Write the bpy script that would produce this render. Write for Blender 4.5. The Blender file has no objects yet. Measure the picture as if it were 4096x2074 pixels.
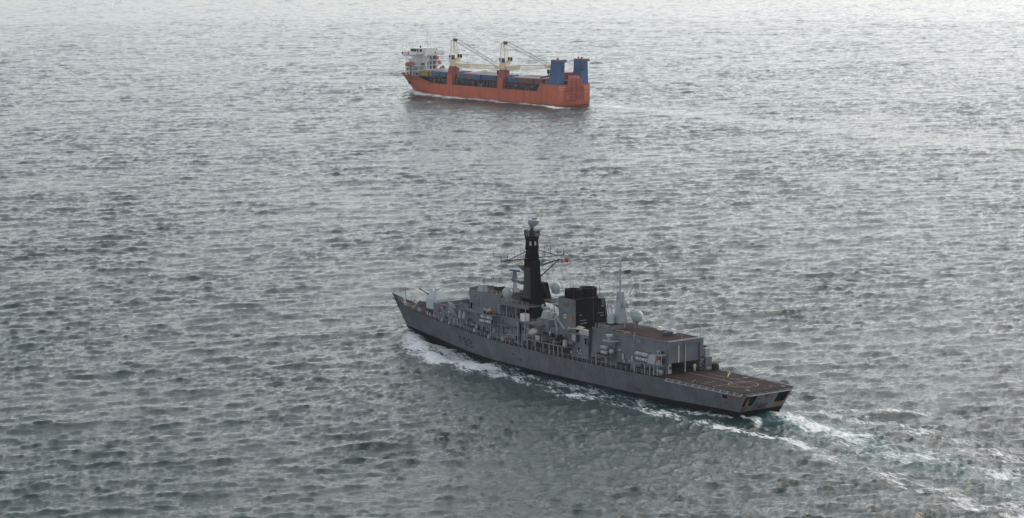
import bpy, math, random
import numpy as np
from mathutils import Vector, Matrix

random.seed(7)
R = math.radians
S = bpy.context.scene
COL = S.collection

# ------------------------------------------------------------------ camera, sky, sun, exposure
cam_d = bpy.data.cameras.new('camera')
cam = bpy.data.objects.new('camera', cam_d)
COL.objects.link(cam)
cam_d.sensor_width = 36.0
cam_d.lens = 10190.17 / 4096 * 36.0
cam_d.clip_start = 1.0
cam_d.clip_end = 60000
cam.matrix_world = (Matrix.Translation((0, 0, 99.78)) @ Matrix.Rotation(math.pi / 2 - 0.1371, 4, 'X')
                    @ Matrix.Rotation(-0.003, 4, 'Z'))
S.camera = cam

SUN_AZ, SUN_EL = R(45), R(33)          # azimuth to the right of the view direction (+Y)
world = bpy.data.worlds.new('World')
S.world = world
world.use_nodes = True
wt = world.node_tree
wt.nodes.clear()
wo = wt.nodes.new('ShaderNodeOutputWorld')
wb = wt.nodes.new('ShaderNodeBackground')
wb.inputs['Strength'].default_value = 0.10
sky = wt.nodes.new('ShaderNodeTexSky')
sky.sky_type = 'NISHITA'
sky.sun_disc = False
sky.sun_elevation = SUN_EL
sky.sun_rotation = SUN_AZ
sky.air_density = 1.0
sky.dust_density = 1.2
sky.ozone_density = 1.0
hsv = wt.nodes.new('ShaderNodeHueSaturation')      # overcast: the cloud layer takes the blue out
hsv.inputs['Saturation'].default_value = 0.22
tint = wt.nodes.new('ShaderNodeMix')
tint.data_type = 'RGBA'
tint.blend_type = 'MULTIPLY'
tint.inputs['Factor'].default_value = 1.0
tint.inputs['B'].default_value = (1.0, 1.0, 0.992, 1)
wt.links.new(sky.outputs[0], hsv.inputs['Color'])
wt.links.new(hsv.outputs[0], tint.inputs['A'])
wt.links.new(tint.outputs['Result'], wb.inputs['Color'])
wt.links.new(wb.outputs[0], wo.inputs['Surface'])

sun_d = bpy.data.lights.new('sun', 'SUN')
sun_d.energy = 0.85
sun_d.angle = R(32)
sun_d.color = (1.0, 0.88, 0.72)
sun = bpy.data.objects.new('sun', sun_d)
COL.objects.link(sun)
sdir = Vector((math.sin(SUN_AZ) * math.cos(SUN_EL), math.cos(SUN_AZ) * math.cos(SUN_EL), math.sin(SUN_EL)))
sun.rotation_euler = sdir.to_track_quat('Z', 'Y').to_euler()
sun.location = (200, 300, 400)

S.view_settings.view_transform = 'Standard'
S.view_settings.look = 'None'
S.view_settings.exposure = 1.02
S.view_settings.gamma = 1.0
S.view_settings.use_curve_mapping = False
S.cycles.use_denoising = True
S.cycles.max_bounces = 6
S.cycles.volume_bounces = 0

# ------------------------------------------------------------------ materials
MATS = {}
def nd(t, kind, **kw):
    n = t.nodes.new(kind)
    for k, v in kw.items():
        if k in n.inputs:
            n.inputs[k].default_value = v
        else:
            setattr(n, k, v)
    return n

def math_node(t, op, a, b=None, clamp=False):
    n = t.nodes.new('ShaderNodeMath')
    n.operation = op
    n.use_clamp = clamp
    for i, q in enumerate((a, b)):
        if q is None:
            continue
        if isinstance(q, (int, float)):
            n.inputs[i].default_value = q
        else:
            t.links.new(q, n.inputs[i])
    return n.outputs[0]

def mix_col(t, fac, a, b, mode='MIX'):
    n = t.nodes.new('ShaderNodeMix')
    n.data_type = 'RGBA'
    n.blend_type = mode
    for sock, q in ((n.inputs['Factor'], fac), (n.inputs['A'], a), (n.inputs['B'], b)):
        if isinstance(q, (int, float)):
            sock.default_value = q
        elif isinstance(q, tuple):
            sock.default_value = (*q[:3], 1)
        else:
            t.links.new(q, sock)
    return n.outputs['Result']

def ramp(t, fac, lo, hi):
    n = t.nodes.new('ShaderNodeMapRange')
    n.interpolation_type = 'SMOOTHSTEP'
    n.inputs['From Min'].default_value = lo
    n.inputs['From Max'].default_value = hi
    t.links.new(fac, n.inputs['Value'])
    return n.outputs['Result']

def paint(name, col, rough=0.55, var=0.18, rust=0.0, rust_col=(0.16, 0.06, 0.02), streak=0.0, scale=0.35, dent=0.0, spec=0.35, run=1.6):
    """Weathered marine paint: blotches, run-down streaks, rust spots, shallow plating dents."""
    m = bpy.data.materials.new(name)
    m.use_nodes = True
    t = m.node_tree
    b = t.nodes['Principled BSDF']
    b.inputs['Roughness'].default_value = rough
    b.inputs['Specular IOR Level'].default_value = spec
    tc = nd(t, 'ShaderNodeTexCoord')
    n1 = nd(t, 'ShaderNodeTexNoise', Scale=scale, Detail=6.0, Roughness=0.6)
    t.links.new(tc.outputs['Object'], n1.inputs['Vector'])
    v = ramp(t, n1.outputs['Fac'], 0.25, 0.75)
    c = mix_col(t, v, tuple(q * (1 - var) for q in col), tuple(q * (1 + var) for q in col))
    if streak or rust:
        mp = nd(t, 'ShaderNodeMapping')
        mp.inputs['Scale'].default_value = (run, run, run * 0.0625)
        t.links.new(tc.outputs['Object'], mp.inputs['Vector'])
        n2 = nd(t, 'ShaderNodeTexNoise', Scale=1.0, Detail=5.0, Roughness=0.65)
        t.links.new(mp.outputs[0], n2.inputs['Vector'])
        if streak:
            s = math_node(t, 'MULTIPLY', ramp(t, n2.outputs['Fac'], 0.5, 0.72), streak)
            c = mix_col(t, s, c, tuple(q * 0.45 for q in col))
        if rust:
            n3 = nd(t, 'ShaderNodeTexNoise', Scale=0.16, Detail=3.0)
            t.links.new(tc.outputs['Object'], n3.inputs['Vector'])
            s = math_node(t, 'MULTIPLY', ramp(t, n2.outputs['Fac'], 0.60, 0.70), ramp(t, n3.outputs['Fac'], 0.46, 0.66))
            s = math_node(t, 'MULTIPLY', s, rust)
            c = mix_col(t, s, c, rust_col)
    t.links.new(c, b.inputs['Base Color'])
    if dent:
        n4 = nd(t, 'ShaderNodeTexNoise', Scale=0.55, Detail=2.0)
        t.links.new(tc.outputs['Object'], n4.inputs['Vector'])
        bp = nd(t, 'ShaderNodeBump', Strength=dent, Distance=0.15)
        t.links.new(n4.outputs['Fac'], bp.inputs['Height'])
        t.links.new(bp.outputs[0], b.inputs['Normal'])
    MATS[name] = m
    return m

paint('hull_grey', (0.120, 0.132, 0.154), 0.5, 0.24, rust=0.9, streak=0.40, dent=0.5)
paint('grey', (0.134, 0.148, 0.172), 0.55, 0.22, rust=0.5, streak=0.3)
paint('pale_grey', (0.33, 0.36, 0.38), 0.5, 0.10, streak=0.15)
paint('turret_grey', (0.42, 0.47, 0.50), 0.5, 0.06, streak=0.1)
paint('mast_grey', (0.052, 0.052, 0.055), 0.7, 0.3, rust=0.5, rust_col=(0.03, 0.018, 0.012), streak=0.4, spec=0.15)
paint('dark_grey', (0.045, 0.05, 0.06), 0.6, 0.2)
paint('boot_black', (0.006, 0.006, 0.007), 0.6, 0.3, spec=0.15)
paint('soot_black', (0.005, 0.0042, 0.0045), 0.85, 0.4, rust=0.5, rust_col=(0.030, 0.014, 0.008), spec=0.08)
paint('black', (0.012, 0.012, 0.013), 0.6, 0.2)
paint('deck_brown', (0.024, 0.0100, 0.0102), 0.85, 0.35, scale=0.5, spec=0.12)
paint('deck_rust', (0.045, 0.024, 0.014), 0.85, 0.45, scale=0.8, spec=0.12)
paint('marking', (0.26, 0.245, 0.22), 0.7, 0.35, scale=1.5)
paint('marking_yellow', (0.50, 0.40, 0.16), 0.7, 0.2, scale=1.5)
paint('radome', (0.33, 0.41, 0.42), 0.45, 0.05)
paint('radome_lilac', (0.33, 0.35, 0.43), 0.45, 0.05)
paint('white_gel', (0.74, 0.74, 0.74), 0.4, 0.05)
paint('canister', (0.46, 0.47, 0.47), 0.35, 0.10)
paint('canvas', (0.38, 0.36, 0.34), 0.9, 0.22, scale=1.6, dent=1.0, spec=0.1)
paint('rubber', (0.018, 0.019, 0.021), 0.6, 0.25)
paint('net', (0.22, 0.21, 0.19), 0.8, 0.25)
paint('red', (0.50, 0.035, 0.02), 0.5, 0.1)
paint('flag_red', (0.60, 0.03, 0.035), 0.7, 0.1)
paint('flag_white', (0.5, 0.5, 0.49), 0.7, 0.05)
paint('rust', (0.13, 0.055, 0.022), 0.85, 0.4, scale=1.5)
paint('brass', (0.16, 0.10, 0.05), 0.5, 0.3)
paint('orange_gear', (0.45, 0.12, 0.03), 0.6, 0.2)
paint('gold_rust', (0.20, 0.115, 0.025), 0.8, 0.4, scale=2.0)
paint('opening', (0.004, 0.004, 0.004), 0.9, 0.3, spec=0.05)
paint('overalls', (0.62, 0.58, 0.48), 0.85, 0.08)
paint('skin', (0.42, 0.24, 0.17), 0.6, 0.05)
paint('hair', (0.03, 0.02, 0.015), 0.7, 0.1)
paint('boots', (0.015, 0.014, 0.013), 0.6, 0.1)
# cargo ship
paint('hull_orange', (0.50, 0.115, 0.054), 0.5, 0.16, rust=0.6, rust_col=(0.20, 0.06, 0.04), streak=0.6, scale=0.10, dent=0.2, run=0.45)
paint('hull_orange_bare', (0.56, 0.12, 0.062), 0.55, 0.15, streak=0.2, scale=0.2)
paint('ped_red', (0.30, 0.058, 0.048), 0.55, 0.15, streak=0.2)
paint('boot_cargo', (0.06, 0.03, 0.03), 0.5, 0.3)
paint('stack_blue', (0.05, 0.11, 0.25), 0.5, 0.16, streak=0.45, scale=0.15, run=0.6)
paint('cream', (0.78, 0.68, 0.48), 0.5, 0.10, rust=0.35, streak=0.15)
paint('house_white', (0.74, 0.75, 0.74), 0.45, 0.06, rust=0.3, streak=0.12)
paint('cargo_dark', (0.035, 0.042, 0.052), 0.6, 0.35)
paint('cargo_deck', (0.075, 0.075, 0.08), 0.8, 0.3)
paint('boat_orange', (0.40, 0.105, 0.055), 0.45, 0.08)
paint('cable', (0.06, 0.055, 0.07), 0.6, 0.1)
for nm, c in dict(yellow=(0.34, 0.24, 0.075), brown=(0.17, 0.062, 0.045), blue=(0.05, 0.125, 0.25), navy=(0.05, 0.085, 0.18),
                  grey=(0.30, 0.33, 0.36), sky=(0.24, 0.31, 0.40), rust=(0.24, 0.10, 0.06), pink=(0.34, 0.22, 0.19)).items():
    paint('cont_' + nm, c, 0.55, 0.15, rust=0.3, streak=0.2, scale=0.4)

def glass_mat():
    m = bpy.data.materials.new('window_glass')
    m.use_nodes = True
    b = m.node_tree.nodes['Principled BSDF']
    b.inputs['Base Color'].default_value = (0.006, 0.007, 0.009, 1)
    b.inputs['Roughness'].default_value = 0.15
    b.inputs['Specular IOR Level'].default_value = 0.15
    MATS['glass'] = m
glass_mat()

# ------------------------------------------------------------------ mesh builder
class M:
    def __init__(s):
        s.v = []; s.f = []; s.mi = []
    def add(s, vs, fs, mi=0):
        o = len(s.v)
        s.v += [tuple(p) for p in vs]
        for f in fs:
            s.f.append(tuple(i + o for i in f)); s.mi.append(mi)
        return s
    def hexa(s, bot, top, mi=0):
        return s.add(list(bot) + list(top), [(3, 2, 1, 0), (4, 5, 6, 7), (0, 1, 5, 4), (1, 2, 6, 5), (2, 3, 7, 6), (3, 0, 4, 7)], mi)
    def box(s, x0, x1, y0, y1, z0, z1, mi=0):
        return s.hexa([(x0, y0, z0), (x1, y0, z0), (x1, y1, z0), (x0, y1, z0)], [(x0, y0, z1), (x1, y0, z1), (x1, y1, z1), (x0, y1, z1)], mi)
    def cbox(s, c, d, mi=0):
        return s.box(c[0] - d[0] / 2, c[0] + d[0] / 2, c[1] - d[1] / 2, c[1] + d[1] / 2, c[2] - d[2] / 2, c[2] + d[2] / 2, mi)
    def frus(s, x0, x1, y0, y1, z0, X0, X1, Y0, Y1, z1, mi=0):
        return s.hexa([(x0, y0, z0), (x1, y0, z0), (x1, y1, z0), (x0, y1, z0)], [(X0, Y0, z1), (X1, Y0, z1), (X1, Y1, z1), (X0, Y1, z1)], mi)
    def rings(s, rings, mi=0, cap=True):
        n = len(rings[0]); vs = [p for r in rings for p in r]; fs = []
        for k in range(len(rings) - 1):
            for i in range(n):
                j = (i + 1) % n
                fs.append((k * n + i, k * n + j, (k + 1) * n + j, (k + 1) * n + i))
        if cap:
            fs.append(tuple(range(n - 1, -1, -1)))
            fs.append(tuple((len(rings) - 1) * n + i for i in range(n)))
        return s.add(vs, fs, mi)
    def tube(s, a, b, r, n=6, r2=None, mi=0):
        a = Vector(a); b = Vector(b); d = (b - a)
        if d.length < 1e-6: return s
        d.normalize()
        u = d.orthogonal().normalized(); w = d.cross(u)
        r2 = r if r2 is None else r2
        ring = lambda c, q: [c + u * (q * math.cos(2 * math.pi * i / n)) + w * (q * math.sin(2 * math.pi * i / n)) for i in range(n)]
        return s.rings([ring(a, r), ring(b, r2)], mi)
    def path(s, pts, r, n=5, mi=0):
        for a, b in zip(pts, pts[1:]): s.tube(a, b, r, n, None, mi)
        return s
    def lathe(s, prof, c, n=16, axis='z', mi=0):
        rr = []
        for r, h in prof:
            ring = []
            for i in range(n):
                t = 2 * math.pi * i / n
                a, b = r * math.cos(t), r * math.sin(t)
                p = {'z': (a, b, h), 'x': (h, a, b), 'y': (b, h, a)}[axis]
                ring.append((c[0] + p[0], c[1] + p[1], c[2] + p[2]))
            rr.append(ring)
        return s.rings(rr, mi)
    def prism(s, pts, z0, z1, mi=0, top=None):
        top = top or pts
        return s.rings([[(x, y, z0) for x, y in pts], [(x, y, z1) for x, y in top]], mi)
    def quad(s, a, b, c, d, mi=0):
        return s.add([a, b, c, d], [(0, 1, 2, 3)], mi)
    def grid(s, rows, mi=0):
        n = len(rows[0]); vs = [p for r in rows for p in r]
        return s.add(vs, [(k * n + i, k * n + i + 1, (k + 1) * n + i + 1, (k + 1) * n + i) for k in range(len(rows) - 1) for i in range(n - 1)], mi)
    def mesh(s, name, mats, smooth=None):
        me = bpy.data.meshes.new(name)
        me.from_pydata(s.v, [], s.f)
        for m in (mats if isinstance(mats, (list, tuple)) else [mats]):
            me.materials.append(MATS[m])
        if any(s.mi): me.polygons.foreach_set('material_index', s.mi)
        if smooth is not None:
            me.shade_smooth()
            me.set_sharp_from_angle(angle=R(smooth))
        me.update()
        return me
    def build(s, name, mats, parent=None, smooth=None):
        o = bpy.data.objects.new(name, s.mesh(name, mats, smooth))
        COL.objects.link(o)
        if parent: o.parent = parent
        return o

def empty(name, mw, label=None, cat=None, group=None):
    o = bpy.data.objects.new(name, None)
    COL.objects.link(o)
    o.empty_display_size = 1
    o.matrix_world = mw
    return tag(o, label, cat, group)

def tag(o, label=None, cat=None, group=None, kind=None):
    if label: o['label'] = label
    if cat: o['category'] = cat
    if group: o['group'] = group
    if kind: o['kind'] = kind
    return o

def lerp(a, b, t): return a + (b - a) * t
def interp(x, xs, ys): return float(np.interp(x, xs, ys))

SEA = -1.0
FR = Matrix.Translation((51.16, 499.52, 0)) @ Matrix.Rotation(2.2164, 4, 'Z')
CG = Matrix.Translation((32.06, 1309.69, 0)) @ Matrix.Rotation(2.2938, 4, 'Z')

def on(ship, loc, rz=0.0, rx=0.0, ry=0.0):
    return ship @ Matrix.Translation(loc) @ Matrix.Rotation(rz, 4, 'Z') @ Matrix.Rotation(ry, 4, 'Y') @ Matrix.Rotation(rx, 4, 'X')
# ------------------------------------------------------------------ the sea
def wave_tile(L, N, peak, lmin, lmax, hs, wind, seed, power=4.0, back=0.12):
    rg = np.random.default_rng(seed)
    k1 = np.fft.fftfreq(N, L / N) * 2 * np.pi
    kx, ky = np.meshgrid(k1, k1, indexing='ij')
    k = np.sqrt(kx ** 2 + ky ** 2); k[0, 0] = 1e-6
    kp = 2 * np.pi / peak
    c = (kx * wind[0] + ky * wind[1]) / k
    P = np.exp(-1.25 * (kp / k) ** 2) / k ** 4 * (np.abs(c) ** power + 0.04) * np.where(c > 0, 1.0, back)
    lam = 2 * np.pi / k
    P *= (1 / (1 + (lmin / lam) ** 8)) * (lam < lmax)
    P[0, 0] = 0
    H = (rg.standard_normal((N, N)) + 1j * rg.standard_normal((N, N))) * np.sqrt(P)
    h = np.fft.ifft2(H).real
    sc = hs / 4 / h.std()
    D = -1j * H / k
    dx = np.fft.ifft2(D * kx).real * sc
    dy = np.fft.ifft2(D * ky).real * sc
    fold = np.fft.ifft2(H * k).real * sc            # divergence of the choppy displacement: large at crests
    return L, N, h * sc, dx, dy, fold

def sample(T, X, Y, rot=0.0):
    L, N, *fields = T
    c, s = math.cos(rot), math.sin(rot)
    u = ((X * c + Y * s) / L * N) % N
    v = ((-X * s + Y * c) / L * N) % N
    i = np.floor(u).astype(np.int32); j = np.floor(v).astype(np.int32)
    fu = (u - i).astype(np.float32); fv = (v - j).astype(np.float32)
    i %= N; j %= N
    i2 = (i + 1) % N; j2 = (j + 1) % N
    out = [f[i, j] * (1 - fu) * (1 - fv) + f[i2, j] * fu * (1 - fv) + f[i, j2] * (1 - fu) * fv + f[i2, j2] * fu * fv for f in fields]
    dx, dy = out[1] * c - out[2] * s, out[1] * s + out[2] * c
    return out[0], dx, dy, out[3]

def smooth01(x, a, b):
    t = np.clip((x - a) / (b - a), 0, 1)
    return t * t * (3 - 2 * t)

def band(U, V, pts):
    """Soft band round a polyline of (u, v, half width, strength)."""
    best = np.zeros_like(U)
    for (u0, v0, w0, s0), (u1, v1, w1, s1) in zip(pts, pts[1:]):
        du, dv = u1 - u0, v1 - v0
        t = np.clip(((U - u0) * du + (V - v0) * dv) / (du * du + dv * dv), 0, 1)
        d2 = (U - u0 - t * du) ** 2 + (V - v0 - t * dv) ** 2
        w = w0 + (w1 - w0) * t; s_ = s0 + (s1 - s0) * t
        best = np.maximum(best, s_ * np.exp(-d2 / (w * w)))
    return best

def build_sea():
    inner = np.linspace(-0.222, 0.222, 800)
    side = np.concatenate([np.linspace(0.2232, 0.40, 115), np.linspace(0.415, 0.6, 16), np.linspace(0.65, 1.35, 12)])
    th = np.concatenate([-side[::-1], inner, side])
    rr = [90.0]
    while rr[-1] < 60000:
        r = rr[-1]
        q = 0.05 if r < 330 else (0.012 if r < 392 else (0.00162 if r < 2300 else (0.0024 if r < 3300 else 0.09)))
        rr.append(r * (1 + q))
    r = np.array(rr)
    TH, RR = np.meshgrid(th, r)
    X = (RR * np.sin(TH)).ravel(); Y = (RR * np.cos(TH)).ravel()
    nth, nr = len(th), len(r)
    dist = RR.ravel()
    wind = np.array([0.30, -0.95]); wind /= np.linalg.norm(wind)
    T0 = wave_tile(463.0, 512, 26.0, 3.5, 120, 0.52, wind, 5, 9.0)
    T1 = wave_tile(197.0, 768, 9.5, 1.6, 36, 0.62, wind, 3, 5.0, 0.06)
    T2 = wave_tile(53.0, 384, 3.0, 0.75, 6.0, 0.24, wind, 9, 3.5, 0.1)
    # ship frames
    def frame(Mw):
        a = math.atan2(Mw[1][0], Mw[0][0]); ox, oy = Mw[0][3], Mw[1][3]
        c, s = math.cos(a), math.sin(a)
        return (X - ox) * c + (Y - oy) * s, -(X - ox) * s + (Y - oy) * c
    U, V = frame(FR)
    P, Q = frame(CG)
    # sheltered, smoother water on the near side of the frigate, smooth turbulent wake of both ships
    lee = smooth01(V, 2, 12) * (1 - smooth01(V, 40, 95)) * smooth01(U, -25, 20) * (1 - smooth01(U, 95, 128))
    wk = band(U, V, [(0, 0, 5, 0.8), (-60, 4, 9, 0.55), (-160, 14, 14, 0.3)])
    wkc = band(P, Q, [(0, -6, 9, 1.0), (-49, -7, 10, 1.0), (-112, 3, 13, 1.0), (-165, 9, 15, 1.0), (-250, 15, 19, 0.95), (-340, 24, 24, 0.8), (-480, 40, 32, 0.5)])
    leec = smooth01(Q, 6, 16) * (1 - smooth01(Q, 30, 80)) * smooth01(P, -30, 10) * (1 - smooth01(P, 90, 130))
    T3 = wave_tile(1210.0, 256, 150.0, 30.0, 500, 4.0, wind, 17, 0.0, 1.0)
    gn = sample(T3, X, Y, 0.3)[0]
    gust = np.clip(1.0 + 0.20 * gn, 0.6, 1.5)
    wkc = wkc * np.clip(0.88 + 0.22 * sample(T3, X * 4.7, Y * 4.7, 0.9)[0], 0.4, 1.0)
    calm = np.clip(1 - 0.25 * lee - 0.6 * wkc, 0.1, 1)
    calm2 = np.clip(1 - 0.22 * lee - 0.88 * wkc - 0.35 * leec, 0.08, 1)
    h0, dx0, dy0, f0 = sample(T0, X, Y, 0.10)
    h1, dx1, dy1, f1 = sample(T1, X, Y, -0.07)
    h1b, dx1b, dy1b, f1b = sample(T1, X + 531.7, Y - 217.3, 0.33)
    h2, dx2, dy2, f2 = sample(T2, X, Y, 0.21)
    a1 = calm2 * gust * 0.78; a1b = calm2 * gust * 0.42
    fade = 1 - smooth01(dist, 1500, 2600)
    a2 = calm2 * gust * (0.35 + 0.65 * fade) * (1 + 0.9 * lee)
    far = 1 - smooth01(dist, 3200, 6000)
    Z = (h0 * calm + h1 * a1 + h1b * a1b + h2 * a2) * far
    ch = 1.3
    DX = -ch * (dx0 * calm + dx1 * a1 + dx1b * a1b + dx2 * a2 * 0.9) * far
    DY = -ch * (dy0 * calm + dy1 * a1 + dy1b * a1b + dy2 * a2 * 0.9) * far
    fold = f0 * calm + f1 * a1 + f1b * a1b + 0.5 * f2 * a2
    # ship-made waves
    near = (np.abs(U - 30) < 260) & (np.abs(V) < 120)
    u, v = U[near], V[near]
    ridge = band(u, v, [(124, 1.2, 2.2, 0.6), (116, 5.0, 2.6, 1.5), (104, 11.0, 2.6, 1.2), (92, 16, 3.0, 1.0), (74, 15.5, 3.2, 0.55), (56, 18, 3.5, 0.35), (20, 17, 4, 0.25), (-40, 20, 5, 0.25)])
    ridge += band(u, v, [(124, -1.2, 2.2, 0.6), (112, -8, 2.8, 1.2), (92, -17, 3.4, 0.8), (40, -30, 5, 0.35), (-40, -46, 6, 0.25)])
    hullw = band(u, v, [(126, 0, 5.5, 0.9), (118, 3, 4, 0.25)])
    stern = band(u, v, [(-1, 0, 4.5, -0.55), (-7, 0.6, 5, 0.75), (-16, 1.2, 5, 0.25), (-26, 2, 6, 0.45), (-60, 5, 8, 0.1)])
    trans = 0.30 * np.sin(u / 5.2) * np.exp(-((np.abs(v) - 9) / 7) ** 2) * smooth01(u, -40, 0) * (1 - smooth01(u, 105, 122))
    Z[near] += ridge + hullw + stern + trans
    turb = band(u, v, [(2, 0, 6, 0.5), (-60, 4, 9, 0.45), (-160, 12, 14, 0.2)]) + 0.45 * band(u, v, [(120, 4, 3, 1), (92, 15, 5, 1), (60, 14, 7, 0.8), (0, 12, 6, 0.7), (-40, 16, 6, 0.5)])
    hT, dxT, dyT, fT = sample(T2, X[near] * 1.7 + 11, Y[near] * 1.7, 1.1)
    Z[near] += hT * turb * 1.5
    nearc = (np.abs(P - 50) < 160) & (np.abs(Q) < 60)
    Z[nearc] += band(P[nearc], Q[nearc], [(129, 1, 4, 1.5), (119, 8, 3.5, 1.6), (104, 14, 4, 1.2), (84, 16, 4.5, 0.9), (50, 16, 5, 0.6), (0, 17, 6, 0.4)])
    # foam
    foam = np.zeros_like(X); churn = np.zeros_like(X)
    f = band(u, v, [(123, 2.2, 1.4, 0.5), (117, 5.5, 3.2, 1.2), (108, 9.5, 3.6, 1.15), (98, 13.5, 3.8, 1.1), (90, 17, 3.4, 1.2), (84, 15.0, 4.6, 1.05), (74, 14.5, 4.2, 1.05), (66, 15.5, 3.0, 0.75), (56, 17.5, 2.4, 0.68), (44, 18.6, 2.4, 0.45), (34, 17.5, 3.0, 0.62), (24, 15, 3.4, 0.55), (6, 15.5, 3.2, 0.55), (-10, 13.6, 2.4, 0.75), (-22, 13.8, 2.3, 0.72), (-34, 17, 2.6, 0.62), (-46, 19, 4.0, 0.48), (-73, 23, 6.5, 0.52), (-90, 25, 8, 0.54), (-130, 34, 9, 0.3)])
    f = np.maximum(f, band(u, v, [(110, 6.4, 2.4, 1.0), (98, 9.5, 3.8, 0.9), (88, 12, 4.4, 0.9), (76, 12.5, 3.8, 0.72), (62, 12, 3.0, 0.50), (46, 12, 3.2, 0.52), (20, 11.5, 3.0, 0.50), (3, 8, 1.8, 0.65)]))
    f = np.maximum(f, band(u, v, [(1.5, -3.4, 2.0, 1.05), (-3, -2.0, 3.2, 1.0), (-10, -0.6, 4.2, 0.85), (-26, 2, 5.6, 0.68), (-38, 4.5, 6.5, 0.54), (-50, 4, 8, 0.42), (-64, 6, 9, 0.36), (-110, 12, 12, 0.26)]))
    f = np.maximum(f, band(u, v, [(2.2, 5.6, 0.9, 0.9), (-1, 4.4, 1.2, 0.95), (-8, 8.4, 1.3, 0.7)]))
    f = np.maximum(f, band(u, v, [(1.2, -6.0, 1.1, 0.9), (-2, -9, 1.4, 0.6), (-5, -16, 2.2, 0.52), (-9, -23, 3.0, 0.42), (-26, -30, 3, 0.3)]))
    f = np.maximum(f, band(u, v, [(122, -2.6, 1.4, 0.5), (108, -10, 2.4, 0.9), (92, -17, 3, 0.8), (40, -28, 3, 0.4)]))
    f = np.maximum(f, band(u, v, [(-8, -10, 4.0, 0.55), (-22, -14, 5.0, 0.52), (-40, -12, 6.0, 0.50), (-62, -6, 7.0, 0.46), (-90, 2, 8, 0.4)]))
    foam[near] = f
    churn[near] = band(u, v, [(1, -1, 3.5, 1.0), (-10, 0, 4.5, 0.9), (-40, 5, 6, 0.6), (-90, 9, 9, 0.25)]) + 0.35 * band(u, v, [(120, 3, 3, 1), (92, 14, 5, 1), (40, 13, 5, 0.7), (-40, 17, 5, 0.6)])
    p, q = P[nearc], Q[nearc]
    fc = band(p, q, [(130, 1.5, 2.5, 0.8), (124, 5.5, 3.5, 1.1), (115, 10.5, 4.0, 1.35), (100, 14.5, 4.0, 1.3), (86, 15.5, 4.0, 1.25), (70, 16.5, 4.2, 1.2), (52, 16, 3.8, 1.1), (30, 16, 3.6, 1.05), (8, 17, 3.6, 0.95), (-14, 18, 4, 0.7)])
    fc = np.maximum(fc, band(p, q, [(4, -12.5, 2, 0.9), (-10, -11, 4, 0.75), (-40, -8, 6, 0.5), (-110, 3, 8, 0.42)]))
    foam[nearc] = np.maximum(foam[nearc], fc)
    trail = band(P, Q, [(-14, -9, 5, 0.85), (-60, -6, 6, 0.6), (-112, 3, 6, 0.5), (-165, 9, 7, 0.45), (-230, 13, 8, 0.4), (-340, 24, 12, 0.3), (-480, 40, 20, 0.2)])
    foam = np.maximum(foam, trail)
    caps = smooth01(fold, 1.02, 1.42) * 0.9
    foam = np.maximum(foam, caps * (dist < 3000))
    # mesh
    co = np.empty((len(X), 3), np.float32)
    co[:, 0] = X + DX; co[:, 1] = Y + DY; co[:, 2] = Z + SEA
    i = np.arange(nr - 1)[:, None] * nth + np.arange(nth - 1)[None, :]
    i = i.ravel()
    quads = np.stack([i, i + 1, i + nth + 1, i + nth], 1).astype(np.int32)
    me = bpy.data.meshes.new('sea')
    me.vertices.add(len(co)); me.vertices.foreach_set('co', co.ravel())
    me.loops.add(quads.size); me.loops.foreach_set('vertex_index', quads.ravel())
    me.polygons.add(len(quads)); me.polygons.foreach_set('loop_start', np.arange(0, quads.size, 4, dtype=np.int32))
    me.update(calc_edges=True)
    me.shade_smooth()
    for nm, arr in (('foam', foam), ('churn', churn)):
        at = me.attributes.new(nm, 'FLOAT', 'POINT')
        at.data.foreach_set('value', arr.astype(np.float32))
    o = bpy.data.objects.new('sea', me)
    COL.objects.link(o)
    tag(o, 'choppy grey green sea with white wakes behind both ships', kind='structure')
    # water material
    m = bpy.data.materials.new('sea_water')
    m.use_nodes = True
    t = m.node_tree
    b = t.nodes['Principled BSDF']
    out = t.nodes['Material Output']
    tc = nd(t, 'ShaderNodeTexCoord')
    mp = nd(t, 'ShaderNodeMapping')
    mp.inputs['Scale'].default_value = (0.5, 1.0, 1.0)
    mp.inputs['Rotation'].default_value = (0, 0, 0.12)
    t.links.new(tc.outputs['Object'], mp.inputs['Vector'])
    n1 = nd(t, 'ShaderNodeTexNoise', Scale=1.3, Detail=6.0, Roughness=0.68, Distortion=0.5)
    t.links.new(mp.outputs[0], n1.inputs['Vector'])
    bp = nd(t, 'ShaderNodeBump', Strength=1.0, Distance=0.27)
    t.links.new(n1.outputs['Fac'], bp.inputs['Height'])
    fa = nd(t, 'ShaderNodeAttribute', attribute_name='foam')
    ca = nd(t, 'ShaderNodeAttribute', attribute_name='churn')
    fr_ = nd(t, 'ShaderNodeMapping'); fr_.inputs['Rotation'].default_value = (0, 0, -2.2164)
    fs_ = nd(t, 'ShaderNodeMapping'); fs_.inputs['Scale'].default_value = (0.42, 1.0, 0.6)
    t.links.new(tc.outputs['Object'], fr_.inputs['Vector']); t.links.new(fr_.outputs[0], fs_.inputs['Vector'])
    nf = nd(t, 'ShaderNodeTexNoise', Scale=0.62, Detail=8.0, Roughness=0.70, Distortion=1.6)
    t.links.new(fs_.outputs[0], nf.inputs['Vector'])
    nf2 = nd(t, 'ShaderNodeTexNoise', Scale=0.12, Detail=3.0, Roughness=0.5)
    t.links.new(tc.outputs['Object'], nf2.inputs['Vector'])
    a = math_node(t, 'SUBTRACT', nf.outputs['Fac'], 0.5)
    a = math_node(t, 'MULTIPLY', a, 3.1)
    a2 = math_node(t, 'MULTIPLY', math_node(t, 'SUBTRACT', nf2.outputs['Fac'], 0.5), 1.7)
    a = math_node(t, 'ADD', math_node(t, 'ADD', a, a2), fa.outputs['Fac'])
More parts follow.
